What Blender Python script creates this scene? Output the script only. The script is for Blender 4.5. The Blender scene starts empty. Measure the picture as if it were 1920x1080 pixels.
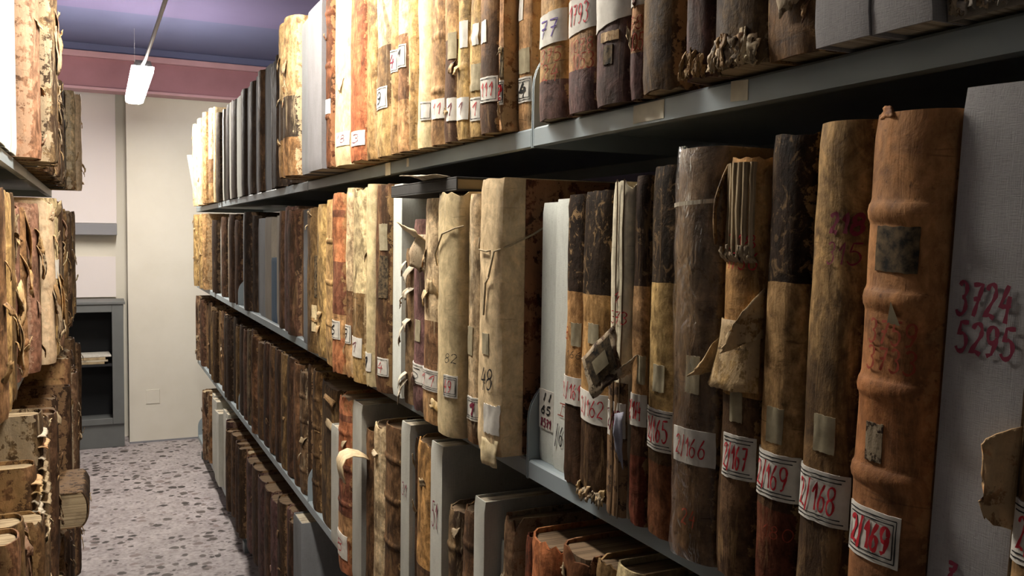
import bpy, math, random
from mathutils import Vector, Matrix, noise as mn

# ------------------------------------------------------------------ camera, world, exposure
SC = bpy.context.scene
COL = SC.collection
F_PX, CAM_H = 1649.3, 1.55
YAW, PITCH, ROLL = math.radians(25.173), math.radians(-3.340), math.radians(0.809)
fw = Vector((math.sin(YAW) * math.cos(PITCH), math.cos(YAW) * math.cos(PITCH), math.sin(PITCH)))
rt0 = Vector((math.cos(YAW), -math.sin(YAW), 0))
up0 = rt0.cross(fw)
RT = rt0 * math.cos(ROLL) + up0 * math.sin(ROLL)
UP = -rt0 * math.sin(ROLL) + up0 * math.cos(ROLL)
FW = fw
cam_data = bpy.data.cameras.new('camera')
cam_data.sensor_width = 36.0
cam_data.lens = F_PX / 1920 * 36.0
cam_data.clip_start = 0.02
cam = bpy.data.objects.new('camera', cam_data)
COL.objects.link(cam)
cam.matrix_world = Matrix(((RT.x, UP.x, -FW.x, 0), (RT.y, UP.y, -FW.y, 0), (RT.z, UP.z, -FW.z, CAM_H), (0, 0, 0, 1)))
SC.camera = cam

world = bpy.data.worlds.new('archive_ambience')
SC.world = world
world.use_nodes = True
world.node_tree.nodes['Background'].inputs['Color'].default_value = (1.0, 0.95, 0.88, 1)
world.node_tree.nodes['Background'].inputs['Strength'].default_value = 0.13

vs = SC.view_settings
vs.view_transform = 'Standard'
vs.look = 'None'
vs.gamma = 1
vs.use_curve_mapping = False
vs.exposure = 0.0
LAMP_STRENGTH, LAMP_STRENGTH_NEAR = 138.0, 104.0
LAMP_COLOR = (1.0, 0.93, 0.835, 1)

# ------------------------------------------------------------------ photo geometry helpers
def ray(px, py):
    return RT * (px - 960) + UP * (540 - py) + FW * F_PX
def on_x(px, py, X):
    d = ray(px, py); k = X / d.x
    return d.y * k, d.z * k + CAM_H          # (Y, Z) on the plane x = X

ZA, ZB, ZC, ZD = 1.716, 1.205, 0.690, 0.165      # tops of the four shelves
XR, XL = 0.600, -0.175                            # front edges of the two racks
rnd = random.Random(7)

# ------------------------------------------------------------------ materials
def lin(r, g, b):
    f = lambda c: (c / 255 / 12.92) if c / 255 <= 0.04045 else ((c / 255 + 0.055) / 1.055) ** 2.4
    return (f(r), f(g), f(b), 1)

class NT:
    def __init__(s, name):
        s.m = bpy.data.materials.new(name); s.m.use_nodes = True
        s.t = s.m.node_tree; s.b = s.t.nodes['Principled BSDF']
    def n(s, typ, **kw):
        o = s.t.nodes.new(typ)
        for k, v in kw.items(): setattr(o, k, v)
        return o
    def l(s, a, b): s.t.links.new(a, b)
    def mix(s, fac, a, b, mode='MIX'):
        o = s.n('ShaderNodeMix', data_type='RGBA', blend_type=mode)
        for i, v in ((0, fac), (6, a), (7, b)):
            if hasattr(v, 'links'): s.l(v, o.inputs[i])
            else: o.inputs[i].default_value = v
        return o.outputs[2]
    def math(s, op, a, b=0.0, clamp=False):
        o = s.n('ShaderNodeMath', operation=op, use_clamp=clamp)
        for i, v in ((0, a), (1, b)):
            if hasattr(v, 'links'): s.l(v, o.inputs[i])
            else: o.inputs[i].default_value = v
        return o.outputs[0]
    def ramp(s, fac, stops, interp='LINEAR'):
        o = s.n('ShaderNodeValToRGB'); cr = o.color_ramp; cr.interpolation = interp
        while len(cr.elements) < len(stops): cr.elements.new(0.5)
        for e, (p, c) in zip(cr.elements, stops): e.position = p; e.color = c
        s.l(fac, o.inputs[0]); return o.outputs[0]
    def noise(s, vec, scale, detail=4, rough=0.6, dist=0.0):
        o = s.n('ShaderNodeTexNoise'); o.inputs['Scale'].default_value = scale
        o.inputs['Detail'].default_value = detail; o.inputs['Roughness'].default_value = rough
        o.inputs['Distortion'].default_value = dist
        s.l(vec, o.inputs['Vector']); return o.outputs['Fac']
    def coords(s, scale=(1, 1, 1), seeded=True):
        tc = s.n('ShaderNodeTexCoord'); mp = s.n('ShaderNodeMapping'); mp.inputs['Scale'].default_value = scale
        s.l(tc.outputs['Object'], mp.inputs['Vector'])
        if seeded:
            oi = s.n('ShaderNodeObjectInfo'); v = s.n('ShaderNodeCombineXYZ')
            for i, k in enumerate((37.0, 71.0, 113.0)): s.l(s.math('MULTIPLY', oi.outputs['Random'], k), v.inputs[i])
            s.l(v.outputs[0], mp.inputs['Location'])
        return mp.outputs[0]
    def bump(s, h, strength=0.4, dist=0.003):
        o = s.n('ShaderNodeBump'); o.inputs['Strength'].default_value = strength; o.inputs['Distance'].default_value = dist
        s.l(h, o.inputs['Height']); s.l(o.outputs[0], s.b.inputs['Normal'])
    def set(s, color=None, rough=0.7, spec=0.3, metal=0.0):
        if color is not None:
            if hasattr(color, 'links'): s.l(color, s.b.inputs['Base Color'])
            else: s.b.inputs['Base Color'].default_value = color
        if hasattr(rough, 'links'): s.l(rough, s.b.inputs['Roughness'])
        else: s.b.inputs['Roughness'].default_value = rough
        s.b.inputs['Specular IOR Level'].default_value = spec
        s.b.inputs['Metallic'].default_value = metal
        return s.m

def leather(name, zones, stain=(0.45, 0.25), worn=None, worn_amt=0.3, var=0.35, rough=0.72, sharp=True, spec=0.13, scuff=0.6, pits=0.5, grain=1.0, mot=.85, edge=.55, blotch=0.0):
    """old binding leather: zones = [(height fraction, colour)] from foot to head; stains, scuffs and worn patches."""
    t = NT(name)
    co = t.coords()
    uv = t.n('ShaderNodeTexCoord').outputs['UV']
    sp = t.n('ShaderNodeSeparateXYZ'); t.l(uv, sp.inputs[0])
    wob = t.noise(co, 22, 3, 0.6)
    v = t.math('ADD', sp.outputs[1], t.math('MULTIPLY', t.math('SUBTRACT', wob, 0.5), 0.015 if sharp else 0.22))
    stops = []
    for i, (p, c) in enumerate(zones):
        stops.append((p, c))
    base = t.ramp(v, stops, 'CONSTANT' if sharp else 'LINEAR') if len(zones) > 1 else t.mix(0.0, zones[0][1], zones[0][1])
    oi = t.n('ShaderNodeObjectInfo')
    hs = t.n('ShaderNodeHueSaturation')
    t.l(t.math('ADD', t.math('MULTIPLY', oi.outputs['Random'], 2 * var), 1 - var), hs.inputs['Value'])
    wn = t.n('ShaderNodeTexWhiteNoise', noise_dimensions='1D'); t.l(oi.outputs['Random'], wn.inputs['W'])
    t.l(t.math('ADD', t.math('MULTIPLY', wn.outputs['Value'], 0.03), 0.485), hs.inputs['Hue'])
    t.l(base, hs.inputs['Color'])
    col = hs.outputs[0]
    # broad mottling, finer grain on top
    m = t.noise(co, 26, 6, 0.70, 0.6)
    col = t.mix(mot, col, t.ramp(m, [(0.33, (0.26, 0.22, 0.19, 1)), (0.5, (0.88, 0.86, 0.83, 1)), (0.66, (1.6, 1.55, 1.5, 1))]), 'MULTIPLY')
    g = t.noise(t.coords((1, 1, .55)), 95, 4, 0.65)
    col = t.mix(0.7 * grain, col, t.ramp(g, [(0.35, (0.42, 0.38, 0.34, 1)), (0.6, (1.2, 1.2, 1.2, 1))]), 'MULTIPLY')
    # dark soaked stains, running down the back
    st = t.noise(t.coords((1, 1, .5)), 12, 6, 0.66, 0.9)
    a = stain[0]
    f = t.ramp(st, [(0.62 - a * 0.28, (0, 0, 0, 1)), (0.69 - a * 0.24, (1, 1, 1, 1))])
    col = t.mix(t.math('MULTIPLY', f, min(1, stain[1] * 1.9)), col, (0.034, 0.020, 0.012, 1))
    # vertical rubbing where the surface has come off
    cv = t.coords((60, 60, 7))
    rb = t.noise(cv, 1.0, 6, 0.75, 0.5)
    w = worn or (0.55, 0.38, 0.2, 1)
    f2 = t.ramp(rb, [(0.56, (0, 0, 0, 1)), (0.64, (1, 1, 1, 1))])
    col = t.mix(t.math('MULTIPLY', f2, worn_amt), col, w)
    # rubbed joints: the edges of the back lose their surface
    ed = t.math('MULTIPLY', t.math('ABSOLUTE', t.math('SUBTRACT', sp.outputs[0], 0.5)), 4.0)
    en = t.noise(co, 48, 5, 0.7)
    f3 = t.ramp(t.math('ADD', t.math('MINIMUM', ed, 1.05), t.math('MULTIPLY', t.math('SUBTRACT', en, 0.5), 1.7)), [(0.93, (0, 0, 0, 1)), (1.0, (1, 1, 1, 1))])
    col = t.mix(t.math('MULTIPLY', f3, edge), col, w)
    if blotch:
        bn = t.noise(co, 55, 6, 0.72, 1.0)
        zf = t.ramp(v, [(zones[-1][0] - .01, (0, 0, 0, 1)), (zones[-1][0] + .01, (1, 1, 1, 1))])
        col = t.mix(t.math('MULTIPLY', t.ramp(bn, [(0.55, (0, 0, 0, 1)), (0.63, (blotch, blotch, blotch, 1))]), zf), col, w)
    # fine cracks across the back
    cr = t.noise(t.coords((14, 14, 150)), 1.0, 3, 0.6, 0.8)
    col = t.mix(t.ramp(cr, [(0.66, (0, 0, 0, 1)), (0.72, (.55 * grain, .55 * grain, .55 * grain, 1))]), col, (0.03, 0.018, 0.012, 1))
    pit = t.noise(co, 170, 2, 0.5)
    col = t.mix(t.ramp(pit, [(0.25, (pits, pits, pits, 1)), (0.34, (0, 0, 0, 1))]), col, (0.03, 0.02, 0.014, 1))
    hgt = t.math('ADD', t.math('MULTIPLY', m, 0.6), t.math('ADD', t.math('MULTIPLY', rb, 0.5), t.math('MULTIPLY', g, 0.45)))
    t.bump(hgt, scuff, 0.004)
    return t.set(col, t.ramp(m, [(0.3, (rough - .15,) * 3 + (1,)), (0.7, (min(1, rough + .12),) * 3 + (1,))]), spec)

def cloth(name, color, var=0.12, dirt=0.35, rough=0.85):
    """woven box cloth with dust and grey smears"""
    t = NT(name); co = t.coords()
    oi = t.n('ShaderNodeObjectInfo'); hs = t.n('ShaderNodeHueSaturation')
    t.l(t.math('ADD', t.math('MULTIPLY', oi.outputs['Random'], 2 * var), 1 - var), hs.inputs['Value'])
    hs.inputs['Color'].default_value = color
    col = hs.outputs[0]
    m = t.noise(t.coords((1, 1, .35)), 18, 5, 0.6)
    col = t.mix(dirt, col, t.ramp(m, [(0.3, (0.45, 0.43, 0.4, 1)), (0.6, (1, 1, 1, 1))]), 'MULTIPLY')
    wa = t.noise(t.coords((1600, 1600, 60)), 1, 1); wb = t.noise(t.coords((120, 120, 2200)), 1, 1)
    wv = t.math('ADD', wa, wb)
    col = t.mix(0.55, col, t.ramp(wv, [(0.7, (0.72, 0.72, 0.72, 1)), (1.25, (1.1, 1.1, 1.1, 1))]), 'MULTIPLY')
    st = t.noise(co, 60, 4, 0.7)
    col = t.mix(t.ramp(st, [(0.66, (0, 0, 0, 1)), (0.74, (.35, .35, .35, 1))]), col, (0.12, 0.09, 0.07, 1))
    t.bump(wv, 0.25, 0.001)
    return t.set(col, rough, 0.2)

def plain(name, color, rough=0.6, spec=0.3, metal=0.0, noise_amt=0.2, scale=25, dark=(0.5, 0.48, 0.45, 1), bump=0.1, seeded=True):
    t = NT(name); co = t.coords(seeded=seeded)
    m = t.noise(co, scale, 5, 0.6)
    col = t.mix(noise_amt, color, t.ramp(m, [(0.3, tuple(color[i] * dark[i] for i in range(3)) + (1,)), (0.65, color)]))
    t.bump(m, bump, 0.002)
    return t.set(col, rough, spec, metal)

def pages_mat(name, ca, cb, axis_scale=(0.5, 900, 4)):
    """leaf edges: thin lines across the thickness of the block"""
    t = NT(name)
    a = t.noise(t.coords(axis_scale), 1, 2, 0.7); b = t.noise(t.coords((1.5, 140, 8)), 1, 3, 0.7)
    col = t.ramp(t.math('ADD', t.math('MULTIPLY', a, .5), t.math('MULTIPLY', b, .5)), [(0.36, cb), (0.56, ca)])
    d = t.noise(t.coords(), 16, 4, 0.6)
    col = t.mix(t.ramp(d, [(0.5, (0, 0, 0, 1)), (0.75, (.7, .7, .7, 1))]), col, (0.10, 0.07, 0.045, 1))
    t.bump(a, 0.5, 0.002)
    return t.set(col, 0.9, 0.1)

TAN, DTAN, CREAM = (0.44, 0.275, 0.12, 1), (0.27, 0.15, 0.065, 1), (0.60, 0.47, 0.28, 1)
DARK, BLACKISH, REDB = (0.085, 0.048, 0.028, 1), (0.050, 0.036, 0.027, 1), (0.17, 0.062, 0.030, 1)
ORANGE, PURP, MID = (0.41, 0.165, 0.06, 1), (0.12, 0.068, 0.060, 1), (0.20, 0.115, 0.055, 1)
M = {}
M['tan'] = leather('tan_leather', [(0, TAN)], (0.40, 0.3), (0.62, 0.45, 0.25, 1), 0.35)
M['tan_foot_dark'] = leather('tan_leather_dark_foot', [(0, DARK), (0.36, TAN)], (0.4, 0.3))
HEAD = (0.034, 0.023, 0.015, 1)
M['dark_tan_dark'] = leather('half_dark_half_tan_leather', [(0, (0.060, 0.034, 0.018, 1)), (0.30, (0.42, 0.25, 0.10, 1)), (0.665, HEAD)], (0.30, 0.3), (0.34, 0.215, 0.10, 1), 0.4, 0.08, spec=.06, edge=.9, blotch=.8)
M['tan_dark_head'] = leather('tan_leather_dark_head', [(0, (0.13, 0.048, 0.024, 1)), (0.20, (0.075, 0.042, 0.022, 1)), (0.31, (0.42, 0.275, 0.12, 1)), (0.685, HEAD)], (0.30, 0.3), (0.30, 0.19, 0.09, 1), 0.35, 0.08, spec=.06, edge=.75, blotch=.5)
M['brown'] = leather('brown_leather', [(0, MID)], (0.5, 0.4), TAN, 0.4)
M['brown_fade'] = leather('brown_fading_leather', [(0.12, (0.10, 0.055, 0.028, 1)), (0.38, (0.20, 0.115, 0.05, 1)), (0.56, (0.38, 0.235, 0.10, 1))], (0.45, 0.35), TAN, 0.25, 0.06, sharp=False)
M['dark'] = leather('dark_brown_leather', [(0, DARK)], (0.5, 0.5), (0.30, 0.18, 0.09, 1), 0.4)
M['black'] = leather('blackened_leather', [(0, BLACKISH)], (0.5, 0.5), (0.20, 0.13, 0.075, 1), 0.35)
M['orange'] = leather('orange_leather', [(0, ORANGE)], (0.25, 0.3), (0.55, 0.28, 0.12, 1), 0.25, 0.12)
M['orange_big'] = leather('orange_calf', [(0.0, (0.42, 0.19, 0.065, 1)), (0.20, (0.20, 0.10, 0.042, 1)), (0.33, (0.30, 0.145, 0.055, 1)), (0.5, (0.42, 0.19, 0.066, 1)), (0.75, (0.43, 0.225, 0.085, 1))], (0.22, 0.25), (0.5, 0.28, 0.12, 1), 0.2, 0.03, sharp=False, scuff=0.4, grain=.7, mot=.6, edge=.25)
M['red'] = leather('red_brown_leather', [(0, REDB)], (0.4, 0.4), (0.40, 0.2, 0.1, 1), 0.3)
M['orange_dark'] = leather('orange_leather_dark_foot', [(0, (0.40, 0.18, 0.075, 1)), (0.2, TAN), (0.33, (0.19, 0.085, 0.045, 1)), (0.62, (0.42, 0.185, 0.075, 1)), (0.86, (0.19, 0.085, 0.045, 1)), (0.9, (0.42, 0.19, 0.08, 1))], (0.3, 0.3), TAN, 0.3, 0.1)
M['purple'] = leather('purple_brown_leather', [(0, PURP)], (0.4, 0.4), (0.3, 0.2, 0.14, 1), 0.3)
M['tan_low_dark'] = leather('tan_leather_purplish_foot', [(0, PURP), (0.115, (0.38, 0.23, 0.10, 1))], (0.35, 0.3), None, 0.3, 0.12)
M['roll'] = leather('rolled_tan_leather_dark_waist', [(0, (0.25, 0.13, 0.06, 1)), (0.24, BLACKISH), (0.50, (0.36, 0.23, 0.12, 1))], (0.3, 0.3), CREAM, 0.3, 0.05)
M['section_paper'] = leather('sewn_section_paper', [(0, (0.66, 0.60, 0.44, 1))], (0.0, 0.2), (0.75, 0.7, 0.55, 1), 0.3, 0.05, 0.8, scuff=.2, pits=.1, grain=.4, mot=.35, edge=.1)
M['left_brown'] = leather('faded_orange_brown_leather', [(0, (0.24, 0.115, 0.072, 1)), (0.5, (0.26, 0.145, 0.098, 1))], (0.35, 0.35), (0.45, 0.3, 0.2, 1), 0.4, 0.05, sharp=False)
M['vellum'] = leather('cream_vellum', [(0, CREAM)], (0.0, 0.25), (0.7, 0.6, 0.42, 1), 0.3, 0.10, 0.6, scuff=0.25, pits=.1, grain=.5, mot=.45, edge=.2)
M['vellum_foot'] = leather('cream_vellum_brown_foot', [(0, MID), (0.25, CREAM)], (0.3, 0.3), (0.7, 0.6, 0.42, 1), 0.4, 0.12, sharp=False)
M['vellum_tan'] = leather('vellum_over_tan', [(0, TAN), (0.20, MID), (0.46, CREAM)], (0.3, 0.3), CREAM, 0.5, 0.1)
M['wrapped'] = leather('film_wrapped_brown_leather', [(0, (0.20, 0.115, 0.055, 1)), (0.35, (0.13, 0.078, 0.042, 1)), (0.7, (0.25, 0.165, 0.09, 1))], (0.25, 0.3), TAN, 0.2, 0.03, 0.35, sharp=False, spec=0.4)
M['peeling'] = leather('peeling_brown_leather', [(0, (0.12, 0.068, 0.035, 1)), (0.42, DARK), (0.44, (0.50, 0.28, 0.105, 1))], (0.4, 0.3), TAN, 0.45, 0.05)
M['mottled'] = leather('mottled_old_leather', [(0, (0.21, 0.135, 0.075, 1))], (0.5, 0.5), (0.5, 0.4, 0.26, 1), 0.6)
M['white'] = cloth('grey_white_box_cloth', (0.46, 0.455, 0.40, 1))
M['greybox'] = cloth('dull_grey_box_cloth', (0.34, 0.33, 0.325, 1), 0.04)
M['pale'] = cloth('pale_box_cloth', (0.64, 0.66, 0.60, 1), 0.03)
M['greylight'] = cloth('light_grey_box_cloth', (0.19, 0.185, 0.19, 1), 0.05)
M['grey'] = cloth('grey_box_cloth', (0.20, 0.205, 0.21, 1), 0.25)
M['greywarm'] = cloth('warm_grey_cloth', (0.24, 0.21, 0.17, 1), 0.2)
M['blue'] = cloth('faded_blue_cloth', (0.05, 0.085, 0.13, 1))
M['charcoal'] = cloth('charcoal_folder_cloth', (0.05, 0.048, 0.045, 1), 0.05)
M['pages'] = pages_mat('old_leaf_edges', (0.46, 0.36, 0.22, 1), (0.13, 0.085, 0.045, 1))
M['pages_pale'] = pages_mat('pale_leaf_edges', (0.62, 0.55, 0.42, 1), (0.22, 0.17, 0.11, 1))
M['pages_dark'] = pages_mat('soiled_shaded_leaf_edges', (0.22, 0.15, 0.09, 1), (0.05, 0.033, 0.02, 1))
M['paper'] = plain('label_paper', (0.66, 0.63, 0.56, 1), 0.85, 0.15, noise_amt=0.5, scale=60, bump=0.05)
M['paper_old'] = plain('yellowed_paper', (0.36, 0.31, 0.20, 1), 0.85, 0.15, noise_amt=0.7, scale=70, bump=0.05)
M['tag'] = plain('cream_shelf_tag', (0.82, 0.76, 0.60, 1), 0.85, 0.2, noise_amt=0.25, scale=60, bump=0.05)
M['patch_dark'] = plain('dark_title_patch', (0.020, 0.018, 0.015, 1), 0.8, 0.1, noise_amt=0.95, scale=130, dark=(9, 7, 4.5, 1))
M['ink_red'] = plain('red_ink', (0.46, 0.020, 0.030, 1), 0.7, 0.2, noise_amt=0.2)
M['ink_faint'] = plain('faded_red_ink', (0.34, 0.06, 0.03, 1), 0.7, 0.2, noise_amt=0.4)
M['ink_wine'] = plain('wine_ink', (0.17, 0.018, 0.040, 1), 0.7, 0.2, noise_amt=0.2)
M['ink_black'] = plain('black_ink', (0.018, 0.017, 0.018, 1), 0.7, 0.2, noise_amt=0.2)
M['ink_violet'] = plain('violet_ink', (0.12, 0.07, 0.30, 1), 0.7, 0.2, noise_amt=0.2)
M['string'] = plain('tie_cord', (0.42, 0.34, 0.22, 1), 0.9, 0.1, noise_amt=0.4, scale=200)
M['film'] = None
M['steel'] = plain('grey_painted_steel', (0.27, 0.32, 0.34, 1), 0.42, 0.5, 0.0, 0.25, 8, seeded=False)
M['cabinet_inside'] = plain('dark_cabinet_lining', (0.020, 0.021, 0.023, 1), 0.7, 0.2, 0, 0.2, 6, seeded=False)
M['steel_cabinet'] = plain('grey_cabinet_paint', (0.135, 0.142, 0.140, 1), 0.5, 0.45, 0.0, 0.25, 8, seeded=False)
M['plaster'] = plain('cream_plaster', (0.72, 0.685, 0.60, 1), 0.9, 0.15, 0, 0.35, 2.5, dark=(0.75, 0.72, 0.66, 1), bump=0.15, seeded=False)
M['panel'] = plain('white_panel_paint', (0.80, 0.74, 0.73, 1), 0.8, 0.2, 0, 0.2, 2.0, dark=(0.8, 0.78, 0.77, 1), bump=0.05, seeded=False)
M['ledge'] = plain('grey_ledge_paint', (0.25, 0.25, 0.27, 1), 0.6, 0.3, 0, 0.15, 4, seeded=False)
M['beam'] = plain('red_oxide_paint', (0.36, 0.165, 0.19, 1), 0.55, 0.4, 0, 0.3, 5, seeded=False)
M['ceil_blue'] = plain('slate_blue_ceiling_paint', (0.13, 0.14, 0.25, 1), 0.85, 0.2, 0, 0.15, 2, seeded=False)
M['ceil_violet'] = plain('violet_ceiling_paint', (0.17, 0.145, 0.27, 1), 0.85, 0.2, 0, 0.15, 2, seeded=False)
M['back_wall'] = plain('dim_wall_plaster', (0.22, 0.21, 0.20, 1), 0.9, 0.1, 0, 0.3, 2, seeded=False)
M['lamp_body'] = plain('lamp_housing_grey', (0.30, 0.30, 0.31, 1), 0.5, 0.4, 0, 0.1)
M['conduit'] = plain('pale_conduit', (0.55, 0.54, 0.56, 1), 0.45, 0.4, 0, 0.1)

def floor_mat():
    t = NT('flaked_stone_floor')
    co = t.coords(seeded=False)
    wn = t.noise(co, 14, 3, 0.6)
    wv = t.n('ShaderNodeVectorMath', operation='MULTIPLY_ADD')
    cb = t.n('ShaderNodeCombineXYZ')
    t.l(wn, cb.inputs[0]); t.l(t.noise(co, 19, 3, 0.6), cb.inputs[1])
    t.l(cb.outputs[0], wv.inputs[0]); wv.inputs[1].default_value = (0.05, 0.05, 0); t.l(co, wv.inputs[2])
    def flakes(scale, lo, hi, rnd_cut):
        v = t.n('ShaderNodeTexVoronoi'); v.inputs['Scale'].default_value = scale; v.inputs['Randomness'].default_value = 1.0; t.l(wv.outputs[0], v.inputs['Vector'])
        sp = t.n('ShaderNodeSeparateColor'); t.l(v.outputs['Color'], sp.inputs[0])
        r = t.math('MULTIPLY', sp.outputs[0], rnd_cut)
        return t.ramp(t.math('SUBTRACT', v.outputs['Distance'], r), [(lo, (1, 1, 1, 1)), (hi, (0, 0, 0, 1))]), sp.outputs[1]
    f1, c1 = flakes(17, 0.02, 0.10, 0.42)
    f2, c2 = flakes(38, 0.02, 0.12, 0.40)
    base = t.ramp(t.noise(co, 7, 5, 0.7), [(0.3, (0.29, 0.255, 0.255, 1)), (0.7, (0.50, 0.455, 0.45, 1))])
    tint = t.ramp(t.noise(co, 45, 3, 0.6), [(0.35, (0.7, 0.68, 0.68, 1)), (0.6, (1.05, 1.05, 1.05, 1))])
    base = t.mix(0.8, base, tint, 'MULTIPLY')
    dark = t.ramp(c1, [(0, (0.035, 0.03, 0.03, 1)), (0.7, (0.12, 0.10, 0.095, 1)), (1, (0.25, 0.2, 0.19, 1))])
    col = t.mix(t.math('MULTIPLY', f2, 0.7), base, t.ramp(c2, [(0, (0.06, 0.05, 0.05, 1)), (1, (0.34, 0.29, 0.28, 1))]))
    col = t.mix(f1, col, dark)
    t.bump(f1, 0.1, 0.002)
    return t.set(col, 0.5, 0.35)
M['floor'] = floor_mat()

def film_mat():
    t = NT('clear_wrapping_film')
    g = t.n('ShaderNodeBsdfGlossy'); g.inputs['Roughness'].default_value = 0.2
    tr = t.n('ShaderNodeBsdfTransparent'); mx = t.n('ShaderNodeMixShader')
    n1 = t.noise(t.coords((1, 1, .45)), 34, 3, 0.55, 1.2)
    bp = t.n('ShaderNodeBump'); bp.inputs['Strength'].default_value = 1.0; bp.inputs['Distance'].default_value = 0.006
    t.l(n1, bp.inputs['Height']); t.l(bp.outputs[0], g.inputs['Normal'])
    lw = t.n('ShaderNodeFresnel'); lw.inputs['IOR'].default_value = 1.3; t.l(bp.outputs[0], lw.inputs['Normal'])
    t.l(t.math('ADD', t.math('MULTIPLY', lw.outputs[0], 0.30), 0.01, True), mx.inputs[0])
    t.l(tr.outputs[0], mx.inputs[1]); t.l(g.outputs[0], mx.inputs[2])
    t.l(mx.outputs[0], t.t.nodes['Material Output'].inputs['Surface'])
    return t.m
M['film'] = film_mat()

def emit_mat(power):
    t = NT('lit_diffuser')
    t.b.inputs['Base Color'].default_value = (0.9, 0.9, 0.9, 1)
    t.b.inputs['Emission Color'].default_value = LAMP_COLOR
    t.b.inputs['Emission Strength'].default_value = power
    return t.m
M['lit'] = emit_mat(LAMP_STRENGTH)
M['lit_near'] = emit_mat(LAMP_STRENGTH_NEAR)

# ------------------------------------------------------------------ object helpers
def empty(name, loc, rot=(0, 0, 0)):
    o = bpy.data.objects.new(name, None); COL.objects.link(o)
    o.empty_display_size = 0.05; o.location = loc; o.rotation_euler = rot
    return o
def tag(o, label=None, cat=None, group=None, kind=None):
    if label: o['label'] = label
    if cat: o['category'] = cat
    if group: o['group'] = group
    if kind: o['kind'] = kind
    return o
def mesh(name, verts, faces, mat, parent=None, uvs=None, smooth=True, angle=38):
    me = bpy.data.meshes.new(name)
    me.from_pydata([tuple(v) for v in verts], [], faces)
    if uvs:
        ul = me.uv_layers.new(name='UVMap')
        for lp in me.loops: ul.data[lp.index].uv = uvs[lp.vertex_index]
    me.materials.append(mat)
    if smooth:
        me.polygons.foreach_set('use_smooth', [True] * len(me.polygons))
        me.set_sharp_from_angle(angle=math.radians(angle))
    me.update()
    o = bpy.data.objects.new(name, me); COL.objects.link(o)
    if parent: o.parent = parent
    return o
class MB:
    def __init__(s): s.v = []; s.f = []
    def box(s, x0, x1, y0, y1, z0, z1):
        b = len(s.v)
        s.v += [(x, y, z) for x in (x0, x1) for y in (y0, y1) for z in (z0, z1)]
        s.f += [tuple(b + i for i in q) for q in ((0, 1, 3, 2), (4, 6, 7, 5), (0, 4, 5, 1), (2, 3, 7, 6), (0, 2, 6, 4), (1, 5, 7, 3))]
        return s
    def prism(s, poly, axis, a, b):
        """poly of 2-D points extruded along an axis from a to b (axis 'x': poly is (y,z); 'y': (x,z); 'z': (x,y))"""
        n = len(poly); k = len(s.v)
        mk = {'x': lambda p, t: (t, p[0], p[1]), 'y': lambda p, t: (p[0], t, p[1]), 'z': lambda p, t: (p[0], p[1], t)}[axis]
        s.v += [mk(p, a) for p in poly] + [mk(p, b) for p in poly]
        s.f += [tuple(range(k, k + n)), tuple(range(k + 2 * n - 1, k + n - 1, -1))]
        s.f += [(k + i, k + n + i, k + n + (i + 1) % n, k + (i + 1) % n) for i in range(n)]
        return s
    def tube(s, pts, r, n=8):
        k = len(s.v); P = [Vector(p) for p in pts]
        for i, p in enumerate(P):
            d = (P[min(i + 1, len(P) - 1)] - P[max(i - 1, 0)]).normalized()
            a = d.cross(Vector((0, 0, 1)) if abs(d.z) < 0.9 else Vector((1, 0, 0))).normalized(); b = d.cross(a)
            rr = r[i] if isinstance(r, (list, tuple)) else r
            s.v += [tuple(p + (a * math.cos(2 * math.pi * j / n) + b * math.sin(2 * math.pi * j / n)) * rr) for j in range(n)]
        for i in range(len(P) - 1):
            s.f += [(k + i * n + j, k + i * n + (j + 1) % n, k + (i + 1) * n + (j + 1) % n, k + (i + 1) * n + j) for j in range(n)]
        s.f += [tuple(k + j for j in range(n))[::-1], tuple(k + (len(P) - 1) * n + j for j in range(n))]
        return s
    def build(s, name, mat, parent=None, smooth=False, bevel=0.0, angle=38):
        o = mesh(name, s.v, s.f, mat, parent, smooth=smooth, angle=angle)
        if bevel:
            m = o.modifiers.new('bevel', 'BEVEL'); m.width = bevel; m.segments = 2; m.limit_method = 'ANGLE'
        return o

# ------------------------------------------------------------------ the room
def struct(name, mb, mat, **kw):
    return tag(mb.build(name, mat, **kw), kind='structure')
YB, YREC = 6.93, 7.20
struct('floor', MB().box(-0.75, 1.35, -1.6, YREC + .1, -0.06, 0), M['floor'])
struct('wall_back', MB().prism([(0.187, YB), (1.35, YB), (1.35, YREC + .1), (-0.75, YREC + .1), (-0.75, YREC), (0.187, YREC)], 'z', 0, 2.83), M['plaster'])
struct('wall_left', MB().box(-0.81, -0.75, -1.6, YREC + .1, 0, 2.83), M['back_wall'])
struct('wall_right', MB().box(1.35, 1.41, -1.6, YREC + .1, 0, 2.83), M['back_wall'])
cl = struct('ceiling', MB().box(-0.81, 1.41, 5.59, YREC + .1, 2.83, 2.9), M['ceil_blue'])
c2 = MB().box(-0.81, 1.41, -1.6, 5.585, 2.80, 2.9).build('ceiling_near_slab', M['ceil_violet'], cl)
tag(c2, kind='structure')
# white wall panel in the recess, grey ledge below it
struct('trim_1', MB().box(-0.75, 0.122, YREC - 0.08, YREC, 1.605, 2.83), M['panel'], bevel=0.004)
struct('trim_2', MB().box(-0.75, 0.122, YREC - 0.13, YREC, 1.52, 1.603), M['ledge'], bevel=0.004)
struct('trim_3', MB().box(-0.75, 0.112, YREC - 0.02, YREC, 1.06, 1.36), M['panel'])
struct('base_line_back', MB().box(0.187, 1.35, YB - 0.006, YB, 0, 0.012), M['ledge'])  # thin grey strip for the dark line where wall meets floor
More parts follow.
